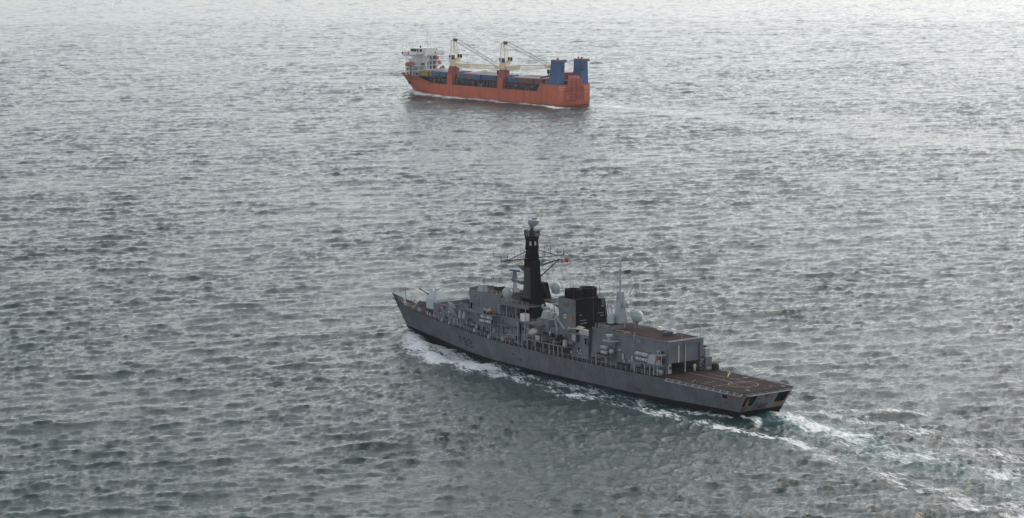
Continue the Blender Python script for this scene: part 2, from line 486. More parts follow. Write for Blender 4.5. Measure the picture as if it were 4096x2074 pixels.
    fm = math_node(t, 'MULTIPLY', ramp(t, a, 0.34, 1.00), 0.95)
    fm = math_node(t, 'MULTIPLY', fm, ramp(t, fa.outputs['Fac'], 0.06, 0.32))
    deep = mix_col(t, math_node(t, 'MULTIPLY', ca.outputs['Fac'], 0.75, True), (0.0019, 0.0235, 0.0215), (0.075, 0.19, 0.20))
    col = mix_col(t, fm, deep, (0.86, 0.90, 0.92))
    t.links.new(col, b.inputs['Base Color'])
    rg = math_node(t, 'ADD', math_node(t, 'MULTIPLY', fm, 0.6), 0.07)
    t.links.new(rg, b.inputs['Roughness'])
    b.inputs['IOR'].default_value = 1.333
    t.links.new(bp.outputs[0], b.inputs['Normal'])
    me.materials.append(m)
    return o
build_sea()
# ------------------------------------------------------------------ the frigate
frigate = empty('frigate', FR, 'dark grey warship with black mast and funnel, pennant F82, in the foreground', 'warship')

def z_deck(x):
    return interp(x, [0, 21, 27, 45, 65, 84, 94, 98, 107.5, 112, 119, 130, 133], [4.2, 4.2, 3.95, 3.85, 3.85, 4.25, 4.85, 5.1, 5.7, 5.85, 6.25, 6.75, 6.9])
def z_side(x):
    return z_deck(x) + interp(x, [0, 126.5, 129.5, 131.5, 133], [0.04, 0.04, 0.16, 0.75, 1.30])
def hb_deck(x):
    return interp(x, [0, 12, 25, 40, 60, 80, 90, 95, 100, 105, 110, 115, 119, 122, 125, 128, 131, 133], [6.75, 7.15, 7.5, 7.85, 8.0, 7.95, 7.65, 7.35, 6.95, 6.4, 5.65, 4.75, 3.95, 3.25, 2.5, 1.65, 0.75, 0.06])
def hb_wl(x):
    return interp(x, [0, 20, 40, 60, 80, 90, 100, 110, 118, 125, 130, 133], [5.5, 6.5, 7.15, 7.4, 7.1, 6.35, 5.1, 3.5, 2.1, 1.05, 0.4, 0.05])
def xs_stern(z): return 2.3 * (4.2 - z) / 4.2 if z < 4.2 else 0.0
def x_bow(z): return interp(z, [-4.5, -1, 8.2], [122.5, 125.2, 133.0])
def hull_half(s, z):
    xi = 133 * s
    zt = z_side(xi)
    f = min(max((z + 1.2) / (zt + 1.2), 0), 1)
    p = 1.0 + 0.9 * min(max((s - 0.68) / 0.25, 0), 1)
    w, d = hb_wl(xi), hb_deck(xi)
    if z < -1.2:
        w *= 0.86 + 0.14 * (z + 4.5) / 3.3
    return w + (d - w) * f ** p
def hull_x(s, z): return lerp(xs_stern(z), x_bow(z), s)
def hull_y(x, z):
    a, b = xs_stern(z), x_bow(z)
    return hull_half(min(max((x - a) / (b - a), 0), 1), z)

SS = [0, .008, .02, .04, .07, .1, .14, .18, .22, .27, .32, .38, .44, .5, .55, .6, .64, .68, .71, .74, .77, .8, .825, .85, .87, .89, .91, .925, .94, .95, .96, .97, .98, .988, .995, 1.0]
def z_boot(s): return interp(133 * s, [0, 13, 34], [0.18, 0.0, -0.45]) + 1.55 * max(0, (133 * s - 88) / 45) ** 1.3
def build_hull():
    m = M()
    for sg in (1, -1):
        rows = []
        for s in SS:
            zt = z_side(133 * s); zb = z_boot(s)
            zl = [-4.5, -1.2, zb] + [lerp(zb, zt, q) for q in (0.2, 0.4, 0.6, 0.8, 0.92, 1.0)]
            rows.append([(hull_x(s, z), sg * hull_half(s, z), z) for z in zl])
        if sg < 0: rows = rows[::-1]
        o = len(m.f)
        m.grid(rows)
        n = len(rows[0]) - 1
        for k in range(o, len(m.f)):
            m.mi[k] = 1 if (k - o) % n < 2 else 0
    # transom
    s = 0; zt = z_side(0); zb = z_boot(0)
    zl = [-4.5, -1.2, zb] + [lerp(zb, zt, q) for q in (0.2, 0.4, 0.6, 0.8, 0.92, 1.0)]
    o = len(m.f)
    m.grid([[(xs_stern(z), y * hull_half(0, z), z) for z in zl] for y in (-1, -.5, 0, .5, 1)])
    n = len(zl) - 1
    for k in range(o, len(m.f)): m.mi[k] = 1 if (k - o) % n < 2 else 0
    # inside of the bow bulwark
    for sg in (1, -1):
        m.grid([[(hull_x(s, z_deck(133 * s)) - .1, sg * max(hull_half(s, z_deck(133 * s)) - .12, .01), z_deck(133 * s)), (hull_x(s, z_side(133 * s)) - .1, sg * max(hull_half(s, z_side(133 * s)) - .1, .01), z_side(133 * s))] for s in SS if s > .94])
    hull = m.build('hull', ['hull_grey', 'boot_black'], frigate, 40)
    # decks
    d = M()
    xs = [25, 30, 40, 50, 60, 70, 80, 90, 95, 100, 105, 110, 113, 116, 119.3]
    d.grid([[(x, hb_deck(x) - .02, z_deck(x)), (x, 0, z_deck(x) + .06), (x, -hb_deck(x) + .02, z_deck(x))] for x in xs])
    d.build('main_deck', 'deck_brown', frigate)
    d = M()
    xs = [119.3, 121, 123, 125, 127, 129, 130.5, 132, 132.8]
    d.grid([[(x, max(hb_deck(x) - .04, .02), z_deck(x)), (x, 0, z_deck(x) + .05), (x, -max(hb_deck(x) - .04, .02), z_deck(x))] for x in xs])
    d.build('forecastle_deck', 'deck_rust', frigate)
    d = M()
    xs = [0.02, 3, 8, 14, 20, 25]
    d.grid([[(x, hb_deck(x) - .25, 4.32), (x, 0, 4.34), (x, -hb_deck(x) + .25, 4.32)] for x in xs])
    d.grid([[(x, hb_deck(x) - .25, 4.32), (x, hb_deck(x) - .05, 4.1)] for x in xs])
    d.grid([[(x, -hb_deck(x) + .25, 4.32), (x, -hb_deck(x) + .05, 4.1)] for x in xs])
    d.quad((0.02, -6.5, 4.32), (0.02, 6.5, 4.32), (0.03, 6.6, 4.05), (0.03, -6.6, 4.05))
    d.box(25, 27, -7.4, 7.4, 3.9, 4.32)
    fd = d.build('flight_deck', 'deck_brown', frigate)
    ZF = 4.352
    c = M()
    n = 48; cx, cy, r0, r1 = 7.6, 0.0, 2.97, 3.12
    c.grid([[(cx + r * math.cos(2 * math.pi * i / n), cy + r * math.sin(2 * math.pi * i / n), ZF + .008) for r in (r0, r1)] for i in range(n + 1)])
    c.build('landing_circle', 'marking', fd)
    def line(a, b, w, mat='marking', z=ZF):
        a = Vector((*a, z)); b = Vector((*b, z)); p = (b - a).normalized().cross(Vector((0, 0, 1))) * w / 2
        M().quad(a - p, b - p, b + p, a + p).build('deck_line', mat, fd)
    line((24.6, 0.0), (10.7, 0.05), .16); line((19.9, -2.3), (10.3, -2.8), .12)
    line((9.6, 6.5), (9.4, -6.9), .16, z=ZF + .004); line((13.2, 6.4), (13.5, 2.2), .12); line((13.3, -3.3), (12.5, -7.0), .12)
    line((16.0, -3.3), (19.4, -6.9), .22, 'marking_yellow'); line((15.6, 7.0), (17.4, 4.2), .10)
    line((5.2, 1.6), (9.4, 1.6), .07); line((9.9, -1.6), (5.4, -1.6), .07); line((5.2, -1.5), (5.2, 1.5), .07); line((3, 3.8), (4.3, 1.2), .09)
    line((2.2, -2.2), (3.6, -4.2), .10)
    for i in range(34):
        x = random.uniform(1, 24); y = random.uniform(-6.3, 6.3)
        M().lathe([(.10, 0), (.10, .03), (.05, .045)], (x, y, ZF + .004), 8).build('tie_down_point', 'marking' if i % 3 else 'dark_grey', fd)
    for (x, y) in ((2.2, 3.6), (1.2, -4.9), (12.8, -5.3), (18, -5.6)):
        M().box(x - .5, x + .5, y - .18, y + .18, ZF, ZF + .05).build('deck_hatch', 'marking', fd)
    return hull, fd
hull, flight_deck = build_hull()

STROKES = {'F': [[(0, 0), (0, 1), (.62, 1)], [(0, .54), (.46, .54)]],
           '8': [[(.15, 0), (.47, 0), (.62, .12), (.62, .4), (.5, .52), (.62, .64), (.62, .88), (.47, 1), (.15, 1), (0, .88), (0, .64), (.12, .52), (0, .4), (0, .12), (.15, 0)], [(.12, .52), (.5, .52)]],
           '2': [[(0, .84), (.13, 1), (.49, 1), (.62, .88), (.62, .62), (.5, .53), (.12, .48), (0, .36), (0, 0), (.62, 0)]]}
def stroke_text(txt, mp, h, w, gap, thick, name, mat, parent, du=0, dv=0):
    u0 = 0
    for ch in txt:
        m = M()
        for pl in STROKES[ch]:
            for (a, b), (c, d) in zip(pl, pl[1:]):
                A = Vector((u0 + a / .62 * w + du, b * h + dv)); B = Vector((u0 + c / .62 * w + du, d * h + dv))
                t = (B - A).normalized(); A = A - t * thick * .45; B = B + t * thick * .45
                p = Vector((-t.y, t.x)) * thick / 2
                k = max(1, int((B - A).length / .4))
                for i in range(k):
                    a0 = A.lerp(B, i / k); b0 = A.lerp(B, (i + 1) / k)
                    m.quad(mp(*(a0 - p)), mp(*(b0 - p)), mp(*(b0 + p)), mp(*(a0 + p)))
        m.build(name, mat, parent)
        u0 += w + gap
side_map = lambda off: (lambda u, v: (97.15 - u, hull_y(97.15 - u, 1.2 + v - u * .02) + off, 1.2 + v - u * .02))
stroke_text('F82', side_map(.045), 1.72, 1.25, .95, .27, 'pennant_number', 'black', hull)
trans_map = lambda off: (lambda u, v: (xs_stern(.55 + v) - off, 2.5 - u - v * .12, .55 + v))
stroke_text('F82', trans_map(.03), .84, .86, .48, .16, 'pennant_number', 'black', hull)

def text_mesh(txt, size, name, mat, mp, parent, spacing=1.0):
    cu = bpy.data.curves.new('lettering', 'FONT')
    cu.body = txt; cu.size = size; cu.space_character = spacing; cu.resolution_u = 3
    o = bpy.data.objects.new('lettering', cu); COL.objects.link(o)
    dg = bpy.context.evaluated_depsgraph_get()
    me = bpy.data.meshes.new_from_object(o.evaluated_get(dg))
    bpy.data.objects.remove(o); bpy.data.curves.remove(cu)
    for v in me.vertices: v.co = mp(v.co.x, v.co.y)
    me.materials.clear(); me.materials.append(MATS[mat])
    q = bpy.data.objects.new(name, me); COL.objects.link(q); q.parent = parent
    return q
text_mesh('SOMERSET', .62, 'name_lettering', 'red', lambda u, v: (4.75 - u, hull_y(4.75 - u, 2.95 + v) + .04, 2.95 + v), hull, 1.02)

# transom and side openings, rust
def hull_patch(pts, off, name, mat):
    M().add([(xs_stern(z) - off, y, z) for y, z in pts], [tuple(range(len(pts)))]).build(name, mat, hull)
hull_patch([(5.75, 3.25), (5.5, 3.42), (2.75, 3.42), (2.6, 3.2), (3.15, 1.5), (3.4, 1.35), (5.6, 1.2), (5.85, 1.45)], .025, 'mooring_port', 'opening')
hull_patch([(-3.1, 3.42), (-5.8, 3.42), (-5.95, 3.2), (-5.5, 1.5), (-5.2, 1.35), (-2.95, 1.4), (-2.75, 1.55)], .025, 'mooring_port', 'opening')
hull_patch([(4.9, 3.1), (4.5, 3.15), (4.55, 2.5), (4.25, 2.3), (4.5, 1.9), (4.2, 1.5), (4.6, 1.05), (5.3, 1.1), (5.1, 1.9), (5.3, 2.4)], .04, 'rust_patch', 'gold_rust')
hull_patch([(-2.85, 1.4), (-5.3, 1.35), (-5.2, .75), (-4.6, .95), (-4.2, .6), (-3.7, .9), (-3.2, .5)], .03, 'rust_patch', 'gold_rust')
hull_patch([(5.6, 1.1), (3.6, 1.2), (3.9, .9), (4.8, .55), (5.6, .1), (5.75, .5)], .03, 'rust_patch', 'rust')
hull_patch([(.75, 3.75), (-.95, 3.75), (-.85, 3.25), (-.4, 2.75), (.1, 2.65), (.5, 2.95)], .03, 'towing_port', 'rust')
hull_patch([(-.10, 2.7), (-.18, 2.7), (-.18, .55), (-.10, .55)], .04, 'rust_run', 'rust')
for y, z in ((2.0, 2.75), (2.2, 1.9), (-1.5, 2.85), (-6.0, 2.9)):
    M().lathe([(.26, 0), (.26, -.08), (.12, -.1)], (xs_stern(z), y, z), 10, 'x').build('fairlead', 'rust' if z > 2.7 else 'dark_grey', hull)
def side_patch(x0, x1, z0, z1, name, mat, off=.03):
    k = max(2, int(abs(x1 - x0)) + 1)
    m = M()
    m.grid([[(x, hull_y(x, z) + off, z) for z in (z0, (z0 + z1) / 2, z1)] for x in np.linspace(x0, x1, k)])
    return m.build(name, mat, hull)
side_patch(6.4, 5.0, 2.6, 3.25, 'mooring_port', 'opening')
side_patch(5.75, 5.4, 1.5, 1.85, 'discharge_port', 'dark_grey')
for x, l in ((42.6, 3.4), (66, 1.3), (83, 1.6), (25.6, 1.0), (57, .8), (60.5, 1.4), (62.5, 1.7), (30, .7)):
    side_patch(x + .07, x - .07, z_deck(x) - l, z_deck(x) + .02, 'rust_run', 'rust', .02)
rr_ = random.Random(21)
for i in range(34):
    x = rr_.uniform(3, 126); l = rr_.choice((.3, .5, .8, 1.2, 1.9)) * rr_.uniform(.7, 1.2); w = rr_.uniform(.03, .09)
    side_patch(x + w, x - w, z_deck(x) - l, z_deck(x) - .02, 'rust_run', 'rust', .014)
for i in range(16):
    x = 8 + i * 7.2; zb = z_boot(x / 133)
    side_patch(x + rr_.uniform(1, 3), x - rr_.uniform(1, 3), zb + .01, zb + rr_.uniform(.06, .16), 'waterline_stain', 'rust', .012)
for i in range(15):
    x = 12 + i * 7.6
    side_patch(x + .02, x - .02, z_boot(x / 133) + .1, z_deck(x) - .1, 'plate_seam', 'dark_grey', .008)
for x0, x1, z in ((36, 32, .65), (33.2, 31.4, .35), (75.5, 74.3, 2.2), (72.6, 72.1, 1.1)):
    for i in range(7):
        m = M()
        a = random.uniform(x1, x0); b = z + random.uniform(-.25, .25); w = random.uniform(.3, .9); h = random.uniform(.08, .22)
        m.quad(*[(p, hull_y(p, q) + .02 + i * .002, q) for p, q in ((a, b), (a - w, b - .1), (a - w * .9, b + h), (a + .05, b + h * .7))])
        m.build('scuff_mark', 'dark_grey', hull)
for x in (24, 18, 9.5):
    side_patch(x, x - .08, .6, 3.7, 'plate_seam', 'grey', .012)

# ---------------- safety nets round the flight deck
def net(pts_in, pts_out, name='safety_net'):
    m = M()
    for a, b in zip(pts_in, pts_out):
        m.tube(a, b, .055, 5)
    m.path(pts_out, .06, 5)
    m.path(pts_in, .04, 5)
    for (a, b), (c, d) in zip(zip(pts_in, pts_out), list(zip(pts_in, pts_out))[1:]):
        a, b, c, d = map(Vector, (a, b, c, d))
        for t in (.25, .5, .75): m.tube(a.lerp(b, t), c.lerp(d, t), .012, 3, mi=1)
        for t in np.linspace(.12, .88, 7): m.tube(a.lerp(c, t), b.lerp(d, t), .012, 3, mi=1)
    return m.build(name, ['pale_grey', 'net'], flight_deck)
xs = np.linspace(22.6, .4, 12)
net([(x, hb_deck(x) - .05, 4.22) for x in xs], [(x - .5, hb_deck(x) + 1.0, 3.92) for x in xs])
net([(x, -hb_deck(x) + .05, 4.22) for x in xs], [(x - .3, -hb_deck(x) - 1.05, 4.1) for x in xs])
ys = np.linspace(6.3, -6.3, 8)
net([(.05, y, 4.2) for y in ys], [(-1.0, y * 1.03 - .4, 3.92) for y in ys])
M().tube((12.9, -7.2, 4.4), (13.2, -11.4, 4.55), .06, 5).build('boom', 'dark_grey', frigate)

# ---------------- guard rails
def rail(pts, name='guard_rail', h=1.05, sp=1.7, parent=frigate, mat='pale_grey', r=.038, wires=3):
    m = M()
    P = [Vector(p) for p in pts]
    for a, b in zip(P, P[1:]):
        k = max(1, round((b - a).length / sp))
        for i in range(k + 1):
            q = a.lerp(b, i / k); m.tube(q, q + Vector((0, 0, h)), r, 5)
        for j in range(1, wires + 1):
            o = Vector((0, 0, h * j / wires)); m.tube(a + o, b + o, .016, 4)
    return m.build(name, mat, parent)
for sg in (1, -1):
    xs = [27, 34, 42, 50, 58, 66, 74, 82, 90, 97, 103, 108.5]
    rail([(x, sg * (hb_deck(x) - .15), z_deck(x)) for x in xs])
    xs = [109, 113, 117, 120, 123, 126, 128.5]
    rail([(x, sg * (hb_deck(x) - .15), z_deck(x)) for x in xs], sp=1.4)

# ---------------- forecastle: breakwater, anchor gear, gun
m = M()
for sg in (1, -1):
    m.hexa([(121.6, 0, 6.3), (119.2, sg * 3.75, 6.15), (119.05, sg * 3.75, 6.15), (121.45, 0, 6.3)], [(121.75, 0, 7.6), (119.3, sg * 3.75, 6.45), (119.15, sg * 3.75, 6.45), (121.6, 0, 7.6)])
    for i in range(7):
        t = (i + .5) / 7; x = lerp(121.45, 119.05, t); y = sg * 3.75 * t
        m.hexa([(x, y - .05, 6.2), (x - .55, y - .05, 6.2), (x - .55, y + .05, 6.2), (x, y + .05, 6.2)], [(x + .1, y - .05, lerp(7.5, 6.4, t)), (x, y - .05, lerp(7.5, 6.4, t)), (x, y + .05, lerp(7.5, 6.4, t)), (x + .1, y + .05, lerp(7.5, 6.4, t))])
m.build('breakwater', 'grey', frigate)
for x, y in ((126.2, 1.1), (124.9, -.9)):
    M().lathe([(.5, 0), (.42, .2), (.28, .35), (.26, .7), (.4, .85), (.36, 1.0)], (x, y, z_deck(x)), 14).build('capstan', 'pale_grey', frigate, 40)
for x, y in ((123.3, -2.3), (122.5, -2.6), (123.8, 2.4), (116.5, 3.6), (112.5, -4.6)):
    m = M()
    for dx in (-.3, .3): m.lathe([(.16, 0), (.16, .55), (.2, .6), (.2, .68)], (x + dx, y, z_deck(x)), 10)
    m.box(x - .6, x + .6, y - .22, y + .22, z_deck(x), z_deck(x) + .08)
    m.build('bollard', 'pale_grey', frigate)
for y in (.55, -.35):
    m = M()
    for i in range(26):
        x = 130.2 - i * .33
        m.cbox((x, y + (.04 if i % 2 else -.04), z_deck(x) + .1), (.3, .16 if i % 2 else .08, .1))
    m.build('anchor_chain', 'rust', frigate)
M().tube((127.2, 0, 6.6), (127.2, 0, 9.2), .07, 6).build('jackstaff', 'dark_grey', frigate)
M().path([(132.5, 0, 8.0), (132.6, 0, 9.0)], .04).build('bow_light_post', 'dark_grey', frigate)
ya = hull_y(129.6, 5.6)
m = M(); m.hexa([(129.0, ya - .1, 5.0), (130.0, ya - .1, 5.0), (130.0, ya + .22, 5.1), (129.0, ya + .22, 5.1)], [(128.8, ya, 5.4), (130.2, ya, 5.4), (130.2, ya + .3, 5.4), (128.8, ya + .3, 5.4)]); m.box(129.4, 129.65, ya - .1, ya + .25, 5.4, 6.3)
m.build('anchor', 'dark_grey', hull)

gt = M()
def gring(z, s, fx=0.0):
    base = [(2.0, .55), (1.2, 1.55), (-1.25, 1.75), (-1.9, 1.35), (-1.9, -1.35), (-1.25, -1.75), (1.2, -1.55), (2.0, -.55)]
    return [(114.6 + fx + x * s * 1.18, y * s * 1.2, z) for x, y in base]
gt.rings([gring(6.75, 1.02), gring(9.0, 1.0, .0), gring(10.75, .55, -.25), gring(10.95, .48, -.25)])
turret = gt.build('gun_turret', 'turret_grey', frigate)
M().lathe([(1.75, 0), (1.75, .95), (1.6, 1.0)], (114.6, 0, 5.85), 20).build('turret_ring', 'dark_grey', turret)
m = M(); m.tube((116.0, 0, 9.15), (117.6, 0, 9.55), .30, 10, .24); m.tube((117.6, 0, 9.55), (121.0, 0, 10.4), .115, 8, .10); m.tube((120.6, 0, 10.3), (121.5, 0, 10.53), .17, 8)
m.build('gun_barrel', 'dark_grey', turret)
m = M()
for y in (.15, .6):
    m.path([(112.62, y, 8.9), (113.35, y * .8, 10.75), (114.0, y * .8, 11.02)], .045)
for t in np.linspace(.05, .95, 6):
    m.tube((lerp(112.62, 113.35, t), .15, lerp(8.9, 10.75, t)), (lerp(112.62, 113.35, t), .58, lerp(8.9, 10.75, t)), .035, 4)
m.build('turret_ladder', 'black', turret)
for i in range(9):
    M().lathe([(.1, 0), (.1, .2)], (113.6 + .16 * i, .75 * math.sin(i * .8), 10.93), 6).build('turret_fitting', 'black', turret)
M().box(112.5, 112.68, -.5, .15, 7.2, 8.4).build('turret_hatch', 'grey', turret)

# ---------------- missile silo house between the gun and the bridge
m = M()
m.frus(100.5, 108.9, -5.2, 5.2, 5.2, 100.5, 108.7, -4.95, 4.95, 8.05)
silo = m.build('missile_silo_house', 'grey', frigate)
M().box(100.6, 108.5, -4.8, 4.8, 8.05, 8.09).build('silo_deck', 'deck_brown', silo)
m = M()
for sg in (1, -1):
    y = sg * 4.95
    m.hexa([(101, y, 8.05), (108.7, y, 8.05), (108.7, y - sg * .12, 8.05), (101, y - sg * .12, 8.05)], [(101, y, 9.0), (108.7, y, 9.15), (108.7, y - sg * .12, 9.15), (101, y - sg * .12, 9.0)])
    m.box(101, 108.7, y - sg * .3 if sg > 0 else y, y if sg > 0 else y + .3, 9.1, 9.16)
    for x in np.linspace(101.6, 108.2, 11):
        m.hexa([(x - .05, y - sg * .12, 8.09), (x + .05, y - sg * .12, 8.09), (x + .05, y - sg * .55, 8.09), (x - .05, y - sg * .55, 8.09)], [(x - .05, y - sg * .12, 9.05), (x + .05, y - sg * .12, 9.05), (x + .05, y - sg * .2, 9.05), (x - .05, y - sg * .2, 9.05)])
m.box(108.55, 108.7, -4.95, 4.95, 8.05, 9.1)
m.build('silo_bulwark', 'grey', silo)
for i in range(8):
    for j in range(4):
        M().lathe([(.33, 0), (.33, .28), (.22, .34)], (102.2 + i * .75, -1.5 + j * 1.0, 8.09), 8).build('silo_cap', 'dark_grey', silo)
def ladder(x, y, z0, z1, parent, w=.42, dy=0.0, rung=.32):
    m = M()
    for s in (-.5, .5): m.tube((x + s * w, y + .12, z0), (x + s * w, y + .12 + dy, z1), .03, 4)
    k = int((z1 - z0) / rung)
    for i in range(k):
        t = (i + .5) / k
        m.tube((x - .5 * w, y + .12 + dy * t, lerp(z0, z1, t)), (x + .5 * w, y + .12 + dy * t, lerp(z0, z1, t)), .03, 4)
    m.build('ladder', 'pale_grey', parent)
def door(x, y, z, parent, w=.75, h=1.65, mat='pale_grey', dark=False):
    m = M()
    m.box(x - w / 2, x + w / 2, y, y + .07, z, z + h)
    d = m.build('door', 'opening' if dark else mat, parent)
    m = M()
    for a, b, c, e in ((x - w / 2 - .07, x - w / 2, z, z + h), (x + w / 2, x + w / 2 + .07, z, z + h), (x - w / 2, x + w / 2, z + h, z + h + .07)):
        m.box(a, b, y, y + .1, c, e)
    m.build('door_frame', 'dark_grey' if not dark else 'pale_grey', d)
ladder(106.6, 5.08, 5.9, 8.6, silo, dy=-.12); ladder(104.5, 5.08, 5.9, 8.0, silo, dy=-.1)
M().box(107.6, 108.2, 5.15, 5.24, 6.7, 7.0).build('warning_plate', 'red', silo)
M().box(105.4, 105.8, 5.05, 5.16, 8.2, 8.6).build('notice_plate', 'orange_gear', silo)

# ---------------- forward superstructure and bridge
m = M()
m.frus(72, 101.2, -5.7, 5.7, 3.6, 72, 100.8, -5.15, 5.15, 9.35)
fwd = m.build('forward_superstructure', 'grey', frigate)
M().box(72.05, 100.7, -5.1, 5.1, 9.35, 9.39).build('superstructure_deck', 'deck_brown', fwd)
m = M()
br = [(83.2, 4.75), (94.6, 4.75), (97.2, 2.7), (97.9, 0), (97.2, -2.7), (94.6, -4.75), (83.2, -4.75)]
brt = [(83.4, 4.35), (95.2, 4.45), (97.9, 2.6), (98.5, 0), (97.9, -2.6), (95.2, -4.45), (83.4, -4.35)]
m.prism(br, 9.39, 13.5, 0, brt)
bridge = m.build('bridge', 'grey', frigate)
M().prism([(x * .995 + .4, y * .97) for x, y in brt], 13.5, 13.55).build('bridge_roof', 'deck_brown', bridge)
m = M()
for (x0, y0), (x1, y1) in zip(brt, brt[1:] + brt[:1]):
    m.hexa([(x0, y0, 13.5), (x1, y1, 13.5), (x1, y1 * .98, 13.5), (x0, y0 * .98, 13.5)], [(x0, y0, 13.78), (x1, y1, 13.78), (x1, y1 * .98, 13.78), (x0, y0 * .98, 13.78)])
m.build('roof_coaming', 'grey', bridge)
def pane(c, along, up, w, h, parent, nrm, name='window'):
    along = Vector(along).normalized(); up = Vector(up).normalized(); n = Vector(nrm).normalized(); c = Vector(c)
    q = lambda a, b, o: c + along * (a * w / 2) + up * (b * h / 2) + n * o
    win = M().hexa([q(-1, -1, 0), q(1, -1, 0), q(1, 1, 0), q(-1, 1, 0)], [q(-1, -1, .04), q(1, -1, .04), q(1, 1, .04), q(-1, 1, .04)]).build(name, 'glass', parent)
    m = M()
    for a0, a1, b0, b1 in ((-1.14, -1, -1.14, 1.14), (1, 1.14, -1.14, 1.14), (-1, 1, 1, 1.16), (-1, 1, -1.16, -1)):
        m.hexa([q(a0, b0, 0), q(a1, b0, 0), q(a1, b1, 0), q(a0, b1, 0)], [q(a0, b0, .09), q(a1, b0, .09), q(a1, b1, .09), q(a0, b1, .09)])
    m.build('window_frame', 'pale_grey', win)
upb = (0, -.08, 1)
pane((92.6, 4.47, 12.6), (1, .01, 0), upb, 1.5, .85, bridge, (0, 1, .08))
for t in (.3, .72):
    a = Vector((94.9, 4.6, 12.55)).lerp(Vector((97.6, 2.65, 12.55)), t)
    pane(a + Vector((.05, .05, 0)), (2.6, -1.9, 0), (.12, .12, 1), 1.05, .85, bridge, (.6, .8, 0))
for t in (.2, .5, .8):
    a = Vector((97.62, 2.65, 12.55)).lerp(Vector((98.25, 0, 12.55)), t)
    pane(a + Vector((.06, 0, 0)), (.65, -2.65, 0), (.12, 0, 1), .7, .85, bridge, (1, .2, 0))
for k in (0, 1):
    ladder(87.4 - 1.9 * k, 4.62, 10.0, 13.3, bridge, dy=-.25)
ladder(90.5, 4.62, 10.0, 13.3, bridge, dy=-.25); ladder(83.9, 4.65, 9.5, 12.2, bridge, dy=-.2)
door(93.9, 4.72, 9.45, bridge, dark=True)
# bridge roof gear
m = M(); m.frus(91.0, 93.0, 2.3, 3.9, 13.55, 91.2, 92.8, 2.5, 3.7, 15.2); m.box(91.1, 92.9, 2.4, 3.8, 13.55, 13.8)
m.build('sensor_box', 'pale_grey', bridge)
m = M(); m.box(88.2, 89.9, -.2, 1.4, 14.0, 14.9); m.build('equipment_rack', 'black', bridge)
M().box(88.1, 90.0, -.3, 1.5, 14.9, 14.96).build('rack_cover', 'pale_grey', bridge)
M().lathe([(.3, 0), (.3, .4), (.55, .5), (.5, .62)], (93.5, -2.5, 13.55), 12).build('gps_dome', 'white_gel', bridge, 40)
for x, y, h in ((97.0, 0.3, 1.2), (95.5, -3.4, 1.5), (90.4, 3.9, 4.6), (88.2, -3.8, 1.3), (86.5, -3.9, 1.3), (93.0, -3.9, 1.1), (84.2, 3.8, 1.2)):
    M().tube((x, y, 13.5), (x, y, 13.5 + h), .045, 5, .02).build('whip_aerial', 'dark_grey', bridge)
rail([(83.6, 4.2, 13.55), (90.2, 4.3, 13.55)], parent=bridge, h=.95)
m = M(); n = 20
m.grid([[(86.6 + r * math.cos(2 * math.pi * i / n), 1.6 + r * math.sin(2 * math.pi * i / n), 13.58) for r in (1.35, 1.47)] for i in range(n + 1)])
m.build('roof_circle', 'marking_yellow', bridge)
m = M(); m.tube((96.6, 3.6, 12.9), (97.6, 4.6, 12.9), .05, 5); m.tube((97.6, 4.6, 12.9), (97.6, 4.6, 13.5), .05, 5); m.lathe([(.1, 0), (.3, .1), (.22, .25)], (97.6, 4.6, 13.5), 10)
m.build('wing_lamp', 'white_gel', bridge)
# navigation radar scanner on the bridge roof, starboard
m = M(); m.frus(86.3, 87.9, -3.2, -1.6, 13.55, 86.5, 87.7, -3.0, -1.8, 14.5)
m.frus(86.75, 87.45, -2.75, -2.05, 14.5, 86.85, 87.35, -2.65, -2.15, 15.9)
nav = m.build('radar_pedestal', 'pale_grey', bridge)
m = M(); a = R(-25); dx, dy = math.cos(a) * 2.1, math.sin(a) * 2.1
m.hexa([(87.1 - dx, -2.4 - dy - .12, 15.95), (87.1 + dx, -2.4 + dy - .12, 15.95), (87.1 + dx, -2.4 + dy + .12, 15.95), (87.1 - dx, -2.4 - dy + .12, 15.95)], [(87.1 - dx, -2.4 - dy - .12, 16.15), (87.1 + dx, -2.4 + dy - .12, 16.15), (87.1 + dx, -2.4 + dy + .12, 16.15), (87.1 - dx, -2.4 - dy + .12, 16.15)])
m.build('radar_scanner', 'white_gel', nav)
def radome(c, r, h, name, mat, parent, n=24, neck=.62):
    prof = []
    zc = h - r
    for i in range(7):
        t = i / 6
        prof.append((lerp(r * neck, r, math.sin(t * math.pi / 2) ** .9), zc * t))
    for i in range(1, 10):
        t = i / 9 * math.pi / 2
        prof.append((max(r * math.cos(t), .01), zc + r * math.sin(t)))
    return M().lathe(prof, c, n).build(name, mat, parent, 60)
radome((81.6, 3.9, 13.35), 1.16, 2.5, 'satcom_radome', 'radome', frigate)
radome((81.6, -3.7, 13.35), 1.16, 2.5, 'satcom_radome', 'radome_lilac', frigate)
radome((74.6, -4.4, 14.5), 1.16, 2.55, 'satcom_radome', 'radome', frigate)
radome((70.5, -5.2, 14.2), .75, 1.55, 'satcom_radome', 'white_gel', frigate, neck=.8)
